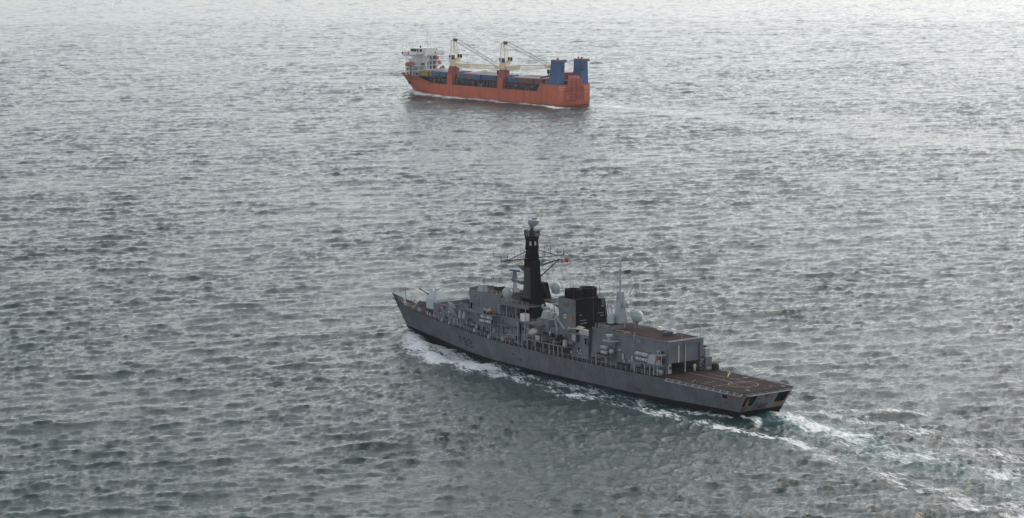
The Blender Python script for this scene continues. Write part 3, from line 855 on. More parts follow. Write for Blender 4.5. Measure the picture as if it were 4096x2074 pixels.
# radome platforms each side of the mast
for sg in (1, -1):
    m = M()
    y0, y1 = (2.2, 5.6) if sg > 0 else (-5.6, -2.2)
    m.box(71.8, 83.3, y0, y1, 12.55, 12.75)
    m.box(71.8, 83.3, 5.5 * sg - (.1 if sg > 0 else 0), 5.5 * sg + (0 if sg > 0 else .1), 12.1, 12.9)
    m.hexa([(80.3, 4.8 * sg, 12.7), (83.0, 4.8 * sg, 12.7), (83.0, 3 * sg, 12.7), (80.3, 3 * sg, 12.7)], [(80.6, 4.6 * sg, 13.36), (82.7, 4.6 * sg, 13.36), (82.7, 3.2 * sg, 13.36), (80.6, 3.2 * sg, 13.36)])
    pf = m.build('radome_platform', 'grey', frigate)
    M().box(71.9, 83.2, y0 + .1, y1 - .1, 12.75, 12.79).build('platform_deck', 'deck_brown', pf)
    for x in (73, 76.5, 80, 82.8):
        M().tube((x, 5.4 * sg, 9.35), (x, 5.4 * sg, 12.55), .08, 6).build('pillar', 'pale_grey', pf)
    rail([(72, 5.45 * sg, 12.79), (80, 5.45 * sg, 12.79)], parent=pf, h=.95, sp=2)
m = M()
for i in range(5): m.tube((78.6 - .2 * i, 2.4 + .25 * i, 13.0), (77.0 + .1 * i, 3.9 - .3 * i, 14.2), .12, 5)
m.build('stowed_gear', 'dark_grey', frigate)

# bridge wings and side platforms (port and starboard)
for sg in (1, -1):
    m = M()
    def Y(*p): return [(x, y * sg, z) for x, y, z in p]
    pl = [(97.6, 4.9), (96.2, 6.6), (84.2, 6.9), (82.2, 5.4), (76.2, 5.6), (75.2, 4.9)]
    if sg < 0: pl = [(x, -y) for x, y in pl][::-1]
    m.prism(pl, 9.30, 9.62)
    wing = m.build('bridge_wing', 'grey', frigate)
    pl2 = [(x * .998 + .15, y * .985) for x, y in pl]
    M().prism(pl2, 9.62, 9.65).build('wing_deck', 'deck_brown', wing)
    for x0, x1, h in ((96.2, 92.6, 1.35), (92.6, 91.0, .45), (89.4, 86.9, 1.3), (91.0, 89.4, .35)):
        ya, yb = lerp(6.6, 6.9, (96.2 - x0) / 12), lerp(6.6, 6.9, (96.2 - x1) / 12)
        M().hexa(Y((x0, ya, 9.62), (x1, yb, 9.62), (x1, yb - .09, 9.62), (x0, ya - .09, 9.62)), Y((x0, ya, 9.62 + h), (x1, yb, 9.62 + h), (x1, yb - .09, 9.62 + h), (x0, ya - .09, 9.62 + h))).build('wing_bulwark', 'grey', wing)
    rail(Y((86.8, 6.8, 9.65), (84.3, 6.8, 9.65), (82.3, 5.35, 9.65), (76.4, 5.5, 9.65)), parent=wing, h=1.0, sp=1.2)
    rail(Y((91, 6.68, 10.0), (89.5, 6.7, 10.0)), parent=wing, h=.9, sp=.8)
    # decoy platform
    m = M(); m.box(92.8, 99.3, *sorted((4.9 * sg, 6.75 * sg)), 7.05, 7.3)
    dp = m.build('decoy_platform', 'grey', frigate)
    for x in (98.4, 96.0, 93.6):
        M().tube((x, 6.6 * sg, z_deck(x)), (x, 6.6 * sg, 7.05), .09, 6).build('pillar', 'pale_grey', dp)
    M().tube((97.9, 6.6 * sg, 7.0), (99.2, 5.6 * sg, 5.2), .06, 5).build('brace', 'pale_grey', dp)
    rail(Y((99.2, 6.65, 7.3), (92.9, 6.65, 7.3)), parent=dp, h=1.0, sp=1.6)
    for x in (96.6, 95.0):
        m = M(); m.frus(x - .45, x + .45, *sorted((5.6 * sg, 6.4 * sg)), 7.3, x - .38, x + .38, *sorted((5.7 * sg, 6.3 * sg)), 8.3); m.lathe([(.42, 0), (.44, .25), (.36, .5), (.2, .65), (.03, .7)], (x, 6.0 * sg, 8.3), 12)
        m.build('decoy_control_dome', 'pale_grey', dp, 40)
    for i in range(2):
        for j in range(2):
            m = M()
            for a in range(3):
                for b in range(2):
                    c0 = Vector((100.2 - j * .9 - .26 * a, (5.9 + .3 * b) * sg, 8.2 + i * 1.25 - .15 * a))
                    m.tube(c0, c0 + Vector((.25, .45 * sg, .95)), .12, 6)
            m.build('decoy_launcher', 'pale_grey', dp)
    M().box(98.2, 100.4, *sorted((5.0 * sg, 6.2 * sg)), 7.9, 8.15).build('launcher_base', 'grey', dp)
    # raft platform under the wing
    m = M(); m.box(83.2, 88.6, *sorted((5.3 * sg, 7.0 * sg)), 7.05, 7.3); rp = m.build('raft_platform', 'grey', frigate)
    M().path(Y((83.3, 6.9, 7.2), (82.6, 6.9, 8.0), (83.2, 6.9, 9.4)), .07).build('brace', 'grey', rp)
    M().tube((84.0, 6.9 * sg, z_deck(84)), (84.0, 6.9 * sg, 7.05), .08, 6).build('pillar', 'pale_grey', rp)
    # step platform aft of it
    M().box(76.2, 82.0, *sorted((5.2 * sg, 6.2 * sg)), 7.55, 7.75).build('side_platform', 'grey', frigate)
    # aft upper deck platform towards the mast
    m = M(); m.box(67.0, 76.0, *sorted((3.0 * sg, 5.7 * sg)), 9.0, 9.3); ap = m.build('upper_platform', 'grey', frigate)
    rail(Y((67.2, 5.6, 9.3), (75.8, 5.6, 9.3)), parent=ap, h=1.0, sp=1.5)
    for x in (75.6, 73.0):
        M().tube((x, 5.6 * sg, z_deck(x)), (x, 5.6 * sg, 9.0), .09, 6).build('pillar', 'pale_grey', ap)
# canvas dodger and coiled gear on the port wing
m = M()
m.grid([[(89.0 - .45 * i, 5.4 + .5 * j + .1 * math.sin(i), 10.55 + .14 * math.sin(i * 1.3 + j) - .2 * j) for j in range(3)] for i in range(10)])
m.build('folded_canvas', 'canvas', frigate)
for x in (90.2, 83.6):
    m = M()
    for k in range(5): m.lathe([(.32, 0), (.4, .05), (.32, .1)], (x, 6.2, 9.85 + .16 * k), 10)
    m.build('hose_reel', 'orange_gear', frigate)
M().box(73.0, 74.8, 4.3, 5.5, 9.32, 10.95).build('deck_locker', 'white_gel', frigate)
M().frus(70.6, 71.8, .3, 1.5, 9.4, 70.7, 71.7, .4, 1.4, 12.4).build('white_mast_house', 'pale_grey', frigate)

# ---------------- foremast
def sq(xc, hx, hy, z, cut=.0): return [(xc - hx, -hy, z), (xc + hx, -hy, z), (xc + hx, hy, z), (xc - hx, hy, z)]
levels = [(8.9, 76.9, 2.2, 2.5), (11.5, 77.0, 1.95, 2.2), (13.6, 77.3, 1.5, 1.75), (17.0, 77.5, 1.25, 1.5), (20.6, 77.6, 1.12, 1.4), (22.2, 77.6, 1.1, 1.35)]
m = M()
for (z0, x0, a0, b0), (z1, x1, a1, b1) in zip(levels, levels[1:]):
    A, B = sq(x0, a0, b0, z0), sq(x1, a1, b1, z1)
    m.add(A + B, [(0, 1, 5, 4), (1, 2, 6, 5), (2, 3, 7, 6)], 0)
    m.add(A + B, [(3, 0, 4, 7)], 1)
for k, f in enumerate(m.f):
    zz = max(m.v[i][2] for i in f)
    if zz < 14 or zz > 22.1: m.mi[k] = 1
mast = m.build('foremast', ['mast_grey', 'soot_black'], frigate)
m = M()
m.rings([[(77.6 + r * math.cos(t), r * math.sin(t), z) for t in [2 * math.pi * (i + .5) / 8 for i in range(8)]] for r, z in ((1.45, 22.2), (1.62, 22.5), (1.6, 23.2), (1.42, 24.4), (1.6, 24.55), (1.62, 25.05), (1.55, 25.15), (1.45, 26.9), (1.35, 27.4))])
m.build('mast_head', 'soot_black', mast)
for t in (105, 150, 195, 240):
    a = R(t + 22.5); c, s = math.cos(a), math.sin(a)
    M().hexa([(77.6 + 1.38 * c - .22 * -s, 1.38 * s - .22 * c, 25.5), (77.6 + 1.38 * c + .22 * -s, 1.38 * s + .22 * c, 25.5), (77.6 + 1.47 * c + .22 * -s, 1.47 * s + .22 * c, 25.5), (77.6 + 1.47 * c - .22 * -s, 1.47 * s - .22 * c, 25.5)],
             [(77.6 + 1.32 * c - .22 * -s, 1.32 * s - .22 * c, 26.4), (77.6 + 1.32 * c + .22 * -s, 1.32 * s + .22 * c, 26.4), (77.6 + 1.43 * c + .22 * -s, 1.43 * s + .22 * c, 26.4), (77.6 + 1.43 * c - .22 * -s, 1.43 * s - .22 * c, 26.4)]).build('sensor_panel', 'dark_grey' if t > 160 else 'radome', mast)
m = M()
n = 18
for i in range(n):
    a = 2 * math.pi * i / n; c, s = math.cos(a), math.sin(a)
    m.path([(77.6 + 1.35 * c, 1.35 * s, 26.6), (77.6 + 1.66 * c, 1.66 * s, 27.5), (77.6 + 1.76 * c, 1.76 * s, 28.8)], .065, 4)
    a2 = 2 * math.pi * (i + 1) / n; c2, s2 = math.cos(a2), math.sin(a2)
    for r, z in ((1.5, 27.1), (1.66, 27.5), (1.69, 27.95), (1.72, 28.4), (1.76, 28.8)):
        m.tube((77.6 + r * c, r * s, z), (77.6 + r * c2, r * s2, z), .06, 4)
    m.tube((77.6 + 1.66 * c, 1.66 * s, 27.5), (77.6 + 1.76 * c2, 1.76 * s2, 28.8), .05, 4)
m.build('mast_basket', 'black', mast)
M().lathe([(.9, 0), (.62, .5), (.5, 1.2), (.36, 1.9), (.22, 2.4)], (77.6, 0, 27.2), 10).build('radar_mount', 'black', mast)
# surveillance radar antenna: curved, drum-like
m = M()
m.rings([[(77.6 + rx * math.cos(a) - .35 * (z - 29.5) * .5, ry * math.sin(a) - .25 * (z - 29.5), z + sl * math.sin(a)) for a in np.linspace(0, 2 * math.pi, 18, endpoint=False)]
         for rx, ry, z, sl in ((.2, .3, 29.45, 0), (.5, .8, 29.75, .12), (.8, 1.3, 30.2, .2), (.95, 1.5, 30.7, .22), (.95, 1.45, 31.0, .16), (.75, 1.15, 31.15, .1))])
ant = m.build('surveillance_radar', 'radome_lilac', mast, 45)
ant.rotation_euler = (0, 0, 0)
M().box(76.9, 77.6, -.9, .1, 31.1, 31.5).build('radar_feed', 'grey', ant)
# platforms on the mast with radar
m = M(); m.hexa([(78.8, .3, 16.6), (82.6, .5, 16.9), (82.6, 1.9, 16.9), (78.8, 2.0, 16.6)], [(78.8, .3, 17.4), (83.0, .4, 17.4), (83.0, 2.1, 17.4), (78.8, 2.1, 17.4)])
m.build('radar_platform', 'grey', mast)
m = M(); m.frus(81.9, 82.8, .8, 1.7, 17.4, 82.1, 82.6, 1.0, 1.5, 19.1)
ped = m.build('radar_pedestal', 'grey', mast)
M().hexa([(80.9, .9, 19.05), (83.7, 1.3, 19.05), (83.7, 1.65, 19.05), (80.9, 1.25, 19.05)], [(80.9, .9, 19.5), (83.7, 1.3, 19.5), (83.7, 1.65, 19.5), (80.9, 1.25, 19.5)]).build('radar_scanner', 'stack_blue', ped)
m = M(); m.hexa([(78.6, .4, 19.6), (79.5, .4, 20.0), (79.5, 1.8, 20.0), (78.6, 1.9, 19.6)], [(78.6, .4, 20.9), (81.3, .4, 20.9), (81.3, 1.9, 20.9), (78.6, 2.0, 20.9)])
m.build('mast_platform', 'grey', mast)
rail([(81.2, 1.9, 20.9), (79, 1.95, 20.9)], parent=mast, h=.9, sp=1)
rail([(82.9, 2.0, 17.4), (79, 2.0, 17.4)], parent=mast, h=.9, sp=1)
# yards
for sg in (1, -1):
    m = M()
    m.path([(77.2, 1.2 * sg, 22.6), (77.2, 8.9 * sg, 22.5)], .12)
    m.path([(77.7, 1.2 * sg, 22.6), (77.5, 8.9 * sg, 22.5)], .07)
    m.path([(77.5, 1.3 * sg, 24.3), (77.4, 6.9 * sg, 22.6)], .10)
    for y in (2.6, 4.2, 5.6, 7.2, 8.6): m.tube((77.4, y * sg, 22.5), (77.4, y * sg, 22.5 + max(.9 - .0 * y, lerp(1.8, .2, (y - 1.3) / 5.6) if y < 6.9 else .9)), .035, 4)
    m.path([(77.4, 2 * sg, 23.4), (77.4, 8.6 * sg, 23.3)], .02)
    m.build('yardarm', 'dark_grey', mast)
    for y, h in ((8.8, 1.3), (7.0, 1.7), (5.0, 2.2), (3.3, 2.6)):
        M().tube((77.4, y * sg, 22.6), (77.4, y * sg, 22.6 + h), .06, 5, .04).build('yard_aerial', 'dark_grey', mast)
M().path([(77.4, 8.8, 22.6), (77.4, 8.8, 23.6), (77.4, 10.8, 23.8), (77.4, 10.8, 24.9)], .06).build('port_aerial', 'dark_grey', mast)
M().lathe([(.05, 0), (.28, .25), (.3, .5), (.12, 1.3), (.02, 1.6)], (77.4, -8.9, 22.7), 10).build('stbd_aerial', 'radome', mast, 40)
m = M(); m.path([(75.9, -1.2, 20.9), (76.6, -7.0, 21.8), (76.0, -1.3, 18.6)], .13); m.path([(76.2, -1.3, 21.6), (76.6, -4.0, 21.9), (76.4, -4.0, 21.4), (76.6, -7.0, 21.8)], .09)
m.build('signal_boom', 'soot_black', mast)
M().hexa([(75.2, -3.6, 13.4), (78.2, -3.6, 13.4), (78.2, -2.0, 13.4), (75.2, -2.0, 13.4)], [(75.6, -2.9, 17.0), (77.8, -2.9, 17.0), (77.8, -1.5, 17.0), (75.6, -1.5, 17.0)]).build('mast_side_trunk', 'soot_black', mast)
m = M(); m.tube((77.2, -3.2, 27.4), (76.8, -4.2, 27.2), .05, 5); m.tube((77.3, -1.8, 27.7), (77.2, -3.2, 27.4), .06, 5); m.build('mast_outrigger', 'black', mast)
for a, b in (((76.8, -4.2, 27.2), (74.5, -4.4, 13)), ((77.4, -6.6, 22.4), (70, -5.6, 13.0)), ((77.4, -8.0, 22.4), (68, -5.2, 12.4)), ((77.4, -8.4, 22.4), (67.6, -5.2, 12.4)), ((77.4, -8.9, 22.4), (67.2, -5.2, 12.4)), ((77.4, -4.6, 22.4), (71, -5, 13)), ((79, 4.4, 22.4), (78, 4.8, 13)), ((79, 7.0, 22.4), (84, 4.8, 13.6)), ((75.2, .4, 20), (66.0, 2.2, 11.4))):
    M().tube(a, b, .022, 4).build('halyard', 'dark_grey', mast)
M().box(73.65, 73.75, -.35, .35, 11.7, 12.6).build('sensor_panel', 'radome', mast)

# ---------------- amidships: inner house, boat deck
m = M()
m.frus(56.5, 72.0, -4.6, 4.6, 3.6, 57, 72.0, -4.2, 4.2, 9.0)
mid = m.build('midship_house', 'grey', frigate)
M().box(57.1, 71.9, -4.1, 4.1, 9.0, 9.04).build('house_deck', 'deck_brown', mid)
m = M(); m.frus(65.6, 70.6, 1.6, 4.6, 8.5, 66.0, 70.2, 2.0, 4.3, 10.4); m.build('vent_house', 'grey', mid)
m = M(); m.frus(67.3, 69.5, 2.2, 3.9, 10.45, 67.7, 69.1, 2.5, 3.6, 12.0); m.lathe([(.5, 0), (.3, .12), (.05, .2)], (68.4, 3.05, 12.0), 8); gb = m.build('director_shroud', 'pale_grey', mid)
M().box(67.2, 69.6, 2.1, 4.0, 10.3, 10.45).build('shroud_base', 'dark_grey', gb)
for sg in (1, -1):
    m = M(); m.box(56.0, 70.4, *sorted((4.5 * sg, 7.55 * sg)), 5.95, 6.25)
    bd = m.build('boat_deck', 'grey', frigate)
    M().box(56.1, 70.3, *sorted((4.55 * sg, 7.45 * sg)), 6.25, 6.28).build('boat_deck_planking', 'deck_brown', bd)
    for x in (69.6, 66.8, 64.0, 61.9, 60.3, 58.8, 57.3):
        M().tube((x, 7.45 * sg, z_deck(x)), (x, 7.45 * sg, 5.95), .085, 6).build('pillar', 'pale_grey', bd)
    rail([(x, 7.4 * sg, 6.28) for x in (70, 66.8)] , parent=bd, sp=1.2)
    rail([(x, 7.4 * sg, 6.28) for x in (66.0, 60.2)], parent=bd, sp=1.4)
    rail([(56.2, 7.4 * sg, 6.28), (56.2, 5.0 * sg, 6.28)], parent=bd, sp=1.2)
    M().frus(56.2, 57.0, *sorted((6.9 * sg, 7.6 * sg)), 6.28, 56.3, 56.9, *sorted((7.0 * sg, 7.5 * sg)), 7.6).build('control_pedestal', 'pale_grey', bd)
    m = M()
    for x in (60.8, 64.8):
        m.box(x - .12, x + .12, *sorted((5.2 * sg, 7.2 * sg)), 6.28, 6.9)
        m.box(x - .1, x + .1, *sorted((5.1 * sg, 5.35 * sg)), 6.28, 8.0)
    m.build('boat_cradle', 'pale_grey', bd)
# davit
m = M()
m.hexa([(60.0, 4.2, 9.3), (60.5, 4.2, 9.3), (60.5, 4.7, 9.3), (60.0, 4.7, 9.3)], [(63.3, 4.2, 11.9), (63.9, 4.2, 11.9), (63.9, 4.7, 11.9), (63.3, 4.7, 11.9)])
m.hexa([(62.4, 4.3, 8.4), (62.8, 4.3, 8.4), (62.8, 4.7, 8.4), (62.4, 4.7, 8.4)], [(63.5, 4.3, 11.6), (63.8, 4.3, 11.6), (63.8, 4.7, 11.6), (63.5, 4.7, 11.6)])
m.tube((63.6, 4.5, 11.9), (64.8, 5.6, 12.1), .2, 6); m.cbox((64.2, 4.6, 12.0), (1.4, 1.0, .7)); m.tube((64.8, 5.8, 12.1), (64.8, 5.9, 9.5), .03, 4)
m.build('boat_davit', 'pale_grey', frigate)

# ---------------- after house with canvas covers, between boat deck and hangar
m = M()
m.frus(50.4, 57.0, -5.3, 5.3, 3.6, 50.4, 57.0, -5.0, 5.0, 9.0)
aft = m.build('after_house', 'grey', frigate)
M().hexa([(50.6, 4.0, 9.0), (54.6, 4.0, 9.0), (54.6, 5.1, 9.0), (50.6, 5.1, 9.0)], [(50.7, 4.1, 9.95), (54.4, 4.1, 10.1), (54.4, 4.8, 10.1), (50.7, 4.8, 9.95)]).build('canvas_screen', 'canvas', aft)
rows = []
for i in range(9):
    t = i / 8
    rows.append([(54.4 + 4.6 * t, 2.8 + .55 * j, 9.1 + (1.0 + .25 * math.sin(3 * t + .4 * j)) * math.sin(min(1, .35 + j * .22) * math.pi * .78)) for j in range(5)])
M().grid(rows).build('canvas_cover', 'canvas', aft, 60)
M().hexa([(54.2, 3.0, 8.7), (60.6, 4.2, 8.4), (60.6, 5.0, 8.4), (54.2, 5.2, 8.7)], [(54.2, 3.0, 9.15), (60.6, 4.2, 8.75), (60.6, 5.0, 8.75), (54.2, 5.2, 9.15)]).build('canvas_deck', 'grey', aft)
for c, r in (((58.6, 4.4, 9.5), .45), ((57.6, 3.6, 10.4), .4)):
    M().lathe([(r * .4, -r), (r, -.1), (r * .9, .4 * r), (.05, r)], c, 10).build('winch_cover', 'canvas', aft, 60)
door(51.9, 5.15, 7.1, aft, .95, 1.35, dark=True)
M().box(51.0, 51.3, 5.1, 5.5, 7.1, 8.5).build('open_door', 'grey', aft)
ladder(51.4, 5.22, 4.4, 6.9, aft, .6, -.1)
M().box(55.4, 56.6, 5.05, 5.3, 7.3, 8.7).build('cabinet', 'pale_grey', aft)
M().box(54.3, 55.1, 5.08, 5.3, 7.2, 8.8).build('cabinet', 'black', aft)
for i, (x, z) in enumerate(((54.6, 5.3), (54.1, 4.9), (53.6, 5.6), (53.4, 4.8))):
    M().lathe([(.22, 0), (.25, .12), (.05, .2)], (x, 5.25, z), 8, 'y').build('valve', 'pale_grey', aft)

# ---------------- funnel
def fx(t): return (lerp(56.5, 57.3, t), lerp(62.4, 63.3, t), lerp(-5.0, -4.35, t), lerp(4.35, 3.75, t))
m = M()
zs = [8.9, 10.5, 15.9]
for z0, z1 in zip(zs, zs[1:]):
    a, b = fx((z0 - 8.9) / 7), fx((z1 - 8.9) / 7)
    A = [(a[0], a[2], z0), (a[1], a[2], z0), (a[1], a[3], z0), (a[0], a[3], z0)]
    B = [(b[0], b[2], z1), (b[1], b[2], z1), (b[1], b[3], z1), (b[0], b[3], z1)]
    m.add(A + B, [(0, 1, 5, 4), (1, 2, 6, 5), (2, 3, 7, 6)], 0)
    m.add(A + B, [(3, 0, 4, 7)], 1)
m.add(B, [(0, 1, 2, 3)], 1)
funnel = m.build('funnel', ['grey', 'soot_black'], frigate)
for y in (1.75, -2.35):
    m = M()
    def oct(r, z): return [(60.6 + r * math.cos(t) * 1.06, y + r * math.sin(t) * .98, z) for t in [2 * math.pi * (i + .5) / 8 for i in range(8)]]
    m.rings([oct(2.02, 15.7), oct(1.95, 17.35), oct(2.0, 17.4), oct(2.0, 17.75), oct(1.4, 17.75)], cap=False)
    m.rings([oct(1.4, 17.75), oct(1.35, 16.6)], cap=False)
    cp = m.build('exhaust_stack', 'soot_black', funnel)
    M().add([(60.6 + 1.36 * math.cos(t), y + 1.36 * math.sin(t), 16.65) for t in [2 * math.pi * i / 16 for i in range(16)]], [tuple(range(16))]).build('exhaust_mouth', 'opening', cp)
m = M()
m.lathe([(.62, 0), (.62, .06)], (60.4, 4.08, 12.0), 20, 'y'); cr = m.build('ship_crest', 'black', funnel)
M().lathe([(.5, .07), (.5, .1)], (60.4, 4.08, 12.0), 20, 'y').build('crest_ring', 'white_gel', cr)
M().lathe([(.3, .1), (.3, .13)], (60.4, 4.08, 12.0), 8, 'y').build('crest_centre', 'brass', cr)
M().box(59.7, 61.3, 3.84, 3.98, 14.1, 15.0).build('battle_honours_board', 'brass', funnel)
M().box(57.8, 58.5, 4.05, 4.3, 11.2, 12.3).build('fire_locker', 'orange_gear', funnel)
m = M(); m.hexa([(62.8, 2.2, 13.2), (63.2, 2.2, 13.2), (63.2, 3.6, 13.2), (62.8, 3.6, 13.2)], [(62.8, 2.2, 14.1), (65.8, 2.2, 14.1), (65.8, 3.8, 14.1), (62.8, 3.8, 14.1)])
fp = m.build('funnel_platform', 'grey', funnel)
rail([(65.7, 3.7, 14.1), (63.0, 3.7, 14.1)], parent=fp, h=.9, sp=.9)
m = M(); m.lathe([(.2, 0), (.15, .9), (.6, 1.2), (.55, 1.35)], (65.0, 2.9, 14.1), 10); m.build('searchlight', 'pale_grey', fp, 40)
m = M()
for y, z, w in ((1.5, 11.4, 1.8), (-3.2, 12.6, 1.6)):
    m.box(56.3, 56.52, y, y + w, z, z + .05)
for i in range(4): m.box(56.35, 56.6, -3.6 + .1 * i, -3.1 + .1 * i, 14.1 + .4 * i, 14.15 + .4 * i)
m.build('funnel_rungs', 'pale_grey', funnel)
for y, z in ((2.6, 10.6), (2.0, 10.7), (1.5, 10.7), (-2.8, 11.9), (-3.3, 11.9), (-3.0, 13.9), (2.9, 12.5)):
    M().box(56.35, 56.62, y, y + .18, z, z + .2).build('funnel_fitting', 'pale_grey', funnel)
for y in (-4.6,):
    m = M(); m.path([(56.6, y, 9.4), (57.4, y + .55, 15.8)], .14); m.build('exhaust_pipe', 'grey', funnel)
for x, y, z0, h in ((57.6, 3.9, 14.2, 8.0), (59.2, -4.5, 15.9, 5.0), (52.0, 3.0, 11, 13.0)):
    M().tube((x, y, z0), (x + .4, y, z0 + h), .05, 5, .015).build('whip_aerial', 'dark_grey', frigate)
m = M()
for x in (51.4, 52.6): m.tube((x, -2.0, 10.9), (x + .8, -2.0, 15.0), .16, 6)
m.tube((52.8, -2, 15.0), (51.6, -2, 14.2), .2, 6); m.build('stores_crane', 'pale_grey', frigate)

# ---------------- hangar
HX0, HX1 = 25.3, 50.3
def yh(z): return lerp(5.35, 4.65, (z - 4.0) / 6.9)
hangar = empty('hangar', FR); hangar.parent = frigate; hangar.matrix_world = FR
for sg in (1, -1):
    m = M(); a, b = yh(3.6) * sg, yh(10.85) * sg
    m.hexa([(HX0, a, 3.6), (HX1, a, 3.6), (HX1, a - .35 * sg, 3.6), (HX0, a - .35 * sg, 3.6)], [(HX0 + .15, b, 10.85), (HX1, b, 10.85), (HX1, b - .35 * sg, 10.85), (HX0 + .15, b - .35 * sg, 10.85)])
    m.build('hangar_wall', 'grey', hangar)
M().box(HX1 - .4, HX1, -4.6, 4.6, 3.6, 10.8).build('hangar_bulkhead', 'grey', hangar)
m = M(); b = yh(10.85); m.box(HX0 + .1, HX1 + .05, -b - .05, b + .05, 10.85, 11.0); m.build('hangar_roof', ['deck_brown'], hangar)
m = M()
for sg in (1, -1): m.box(HX0 + .1, HX1 + .05, *sorted((sg * (b + .055), sg * (b + .14))), 10.6, 11.06)
m.box(HX0 + .02, HX0 + .1, -b - .14, b + .14, 10.6, 11.06)
m.build('roof_edge', 'grey', hangar)
M().box(HX0 + 1, HX1 - 1, -4.8, 4.8, 4.33, 4.345).build('hangar_floor', 'dark_grey', hangar)
# aft face: frame left and right, header, two roller doors
fr = M()
fr.hexa([(HX0, 5.3, 4.35), (HX0 + .3, 5.3, 4.35), (HX0 + .3, 3.85, 4.35), (HX0, 3.85, 4.35)], [(HX0, 4.7, 10.85), (HX0 + .3, 4.7, 10.85), (HX0 + .3, 4.15, 10.85), (HX0, 4.15, 10.85)])
fr.hexa([(HX0, -5.3, 4.35), (HX0 + .3, -5.3, 4.35), (HX0 + .3, -3.8, 4.35), (HX0, -3.8, 4.35)], [(HX0, -4.7, 10.85), (HX0 + .3, -4.7, 10.85), (HX0 + .3, -3.75, 10.85), (HX0, -3.75, 10.85)])
fr.box(HX0 - .02, HX0 + .3, -3.8, 4.2, 10.15, 10.83)
face = fr.build('hangar_face', 'grey', hangar)
M().box(HX0 + .22, HX0 + .32, .32, 4.15, 6.5, 10.15).build('hangar_door', 'grey', hangar)
M().box(HX0 + .22, HX0 + .32, -3.8, .12, 6.5, 10.15).build('hangar_door', 'grey', hangar)
m = M()
for z in np.arange(6.7, 10.1, .3): m.box(HX0 + .2, HX0 + .225, -3.75, .1, z, z + .03); m.box(HX0 + .2, HX0 + .225, .34, 4.1, z, z + .03)
tag(m.build('door_slat_line', 'grey', hangar), kind='stuff')
M().box(HX0 + .1, HX0 + .2, 1.72, 1.9, 6.52, 10.1).build('door_white_strip', 'white_gel', hangar)
M().box(HX0 - .12, HX0 + .02, .12, .32, 4.35, 10.4).build('door_post', 'pale_grey', hangar)
M().tube((HX0 - .02, -3.75, 4.4), (HX0 - .02, -3.75, 10.1), .09, 6).build('door_guide', 'dark_grey', hangar)
M().box(HX0 - .15, HX0 + .02, -.1, .6, 10.2, 10.9).build('floodlight_box', 'grey', hangar)
m = M(); m.path([(HX0 - .1, 4.6, 11.1), (HX0 - .3, -5.3, 11.2)], .07); m.path([(HX0 + .5, 4.6, 11.15), (HX0 + .1, -5.4, 11.3)], .05)
for y in np.linspace(4.4, -5, 7): m.tube((HX0 - .1, y, 11.05), (HX0 + .5, y, 11.2), .04, 4)
m.build('light_bar', 'pale_grey', hangar)
M().box(HX0 - .1, HX0 + .02, 4.0, 4.9, 4.5, 6.3).build('control_cabinet', 'pale_grey', hangar)
M().box(HX0 - .14, HX0 - .1, 4.1, 4.6, 5.3, 6.0).build('control_screen', 'black', hangar)
M().path([(HX0 - .05, 4.95, 4.35), (HX0 - .05, 4.8, 9.8)], .05).build('conduit', 'dark_grey', hangar)
for i in range(14):
    y = random.uniform(-5.1, -3.95); z = random.uniform(4.7, 7.2)
    M().cbox((HX0 - .1, y, z), (.22, random.uniform(.15, .35), random.uniform(.2, .5))).build('wall_fitting', random.choice(['dark_grey', 'pale_grey', 'rust', 'black']), hangar)
m = M(); m.box(HX0 - .35, HX0 + 1.2, -6.9, -5.1, 4.33, 6.9); m.build('starboard_annex', 'grey', hangar)
# roof gear
m = M()
hx = [(44.3, 4.5), (48.9, 4.3), (49.4, -.6), (46.2, -.9), (44.6, .6)]
m.prism(hx, 11.0, 11.95); rb = m.build('mast_plinth', 'grey', hangar)
M().prism([(x * .97 + 1.4, y * .92 + .15) for x, y in hx], 11.95, 12.0).build('plinth_deck', 'deck_brown', rb)
rail([(44.4, 4.45, 11.0), (49.6, 4.4, 11.0)], parent=hangar, h=1.0, sp=1.0)
rail([(44.4, 4.45, 11.0), (38, 4.3, 11.0)], parent=hangar, h=.5, sp=6, wires=1)
rail([(42.2, -.5, 11.0), (42.0, -4.2, 11.0)], parent=hangar, h=1.0, sp=1.2)
m = M(); m.lathe([(.78, 0), (.78, 1.35), (.62, 1.85), (.35, 2.15), (.04, 2.25)], (47.2, 2.2, 11.95), 18); m.build('aerial_dome', 'radome', hangar, 40)
for x, y, h, mt in ((33.5, -3.6, .9, 'white_gel'), (38.5, -4.2, .7, 'white_gel')):
    M().frus(x - .6, x + .6, y - .4, y + .4, 11.0, x - .5, x + .5, y - .35, y + .35, 11.0 + h).build('roof_locker', mt, hangar)
m = M(); m.box(31.4, 33.0, -1.4, -.2, 11.0, 11.7); m.box(31.2, 31.5, -1.5, -.1, 11.1, 11.9); m.build('roof_vent', 'dark_grey', hangar)
for x, y, h in ((30.5, -2.2, 1.2), (27.3, -.6, 1.6), (35.5, -4.3, 2.8), (40.0, -4.3, 2.2), (26.0, -4.5, 2.8), (32.0, -4.2, 1.4)):
    m = M(); m.tube((x, y, 11.0), (x, y, 11.0 + h), .06, 5, .03); m.box(x - .3, x + .3, y - .05, y + .05, 11 + h - .25, 11 + h - .12); m.build('roof_aerial', 'pale_grey', hangar)
m = M(); m.tube((36.2, 4.95, 8.4), (36.2, 4.85, 11.8), .07, 5); m.path([(36.2, 4.95, 10.6), (33.9, 5.2, 10.2), (36.2, 5.1, 8.8)], .05); m.tube((33.9, 5.2, 9.5), (33.9, 5.2, 10.3), .07, 5); m.build('wall_aerial', 'pale_grey', hangar)
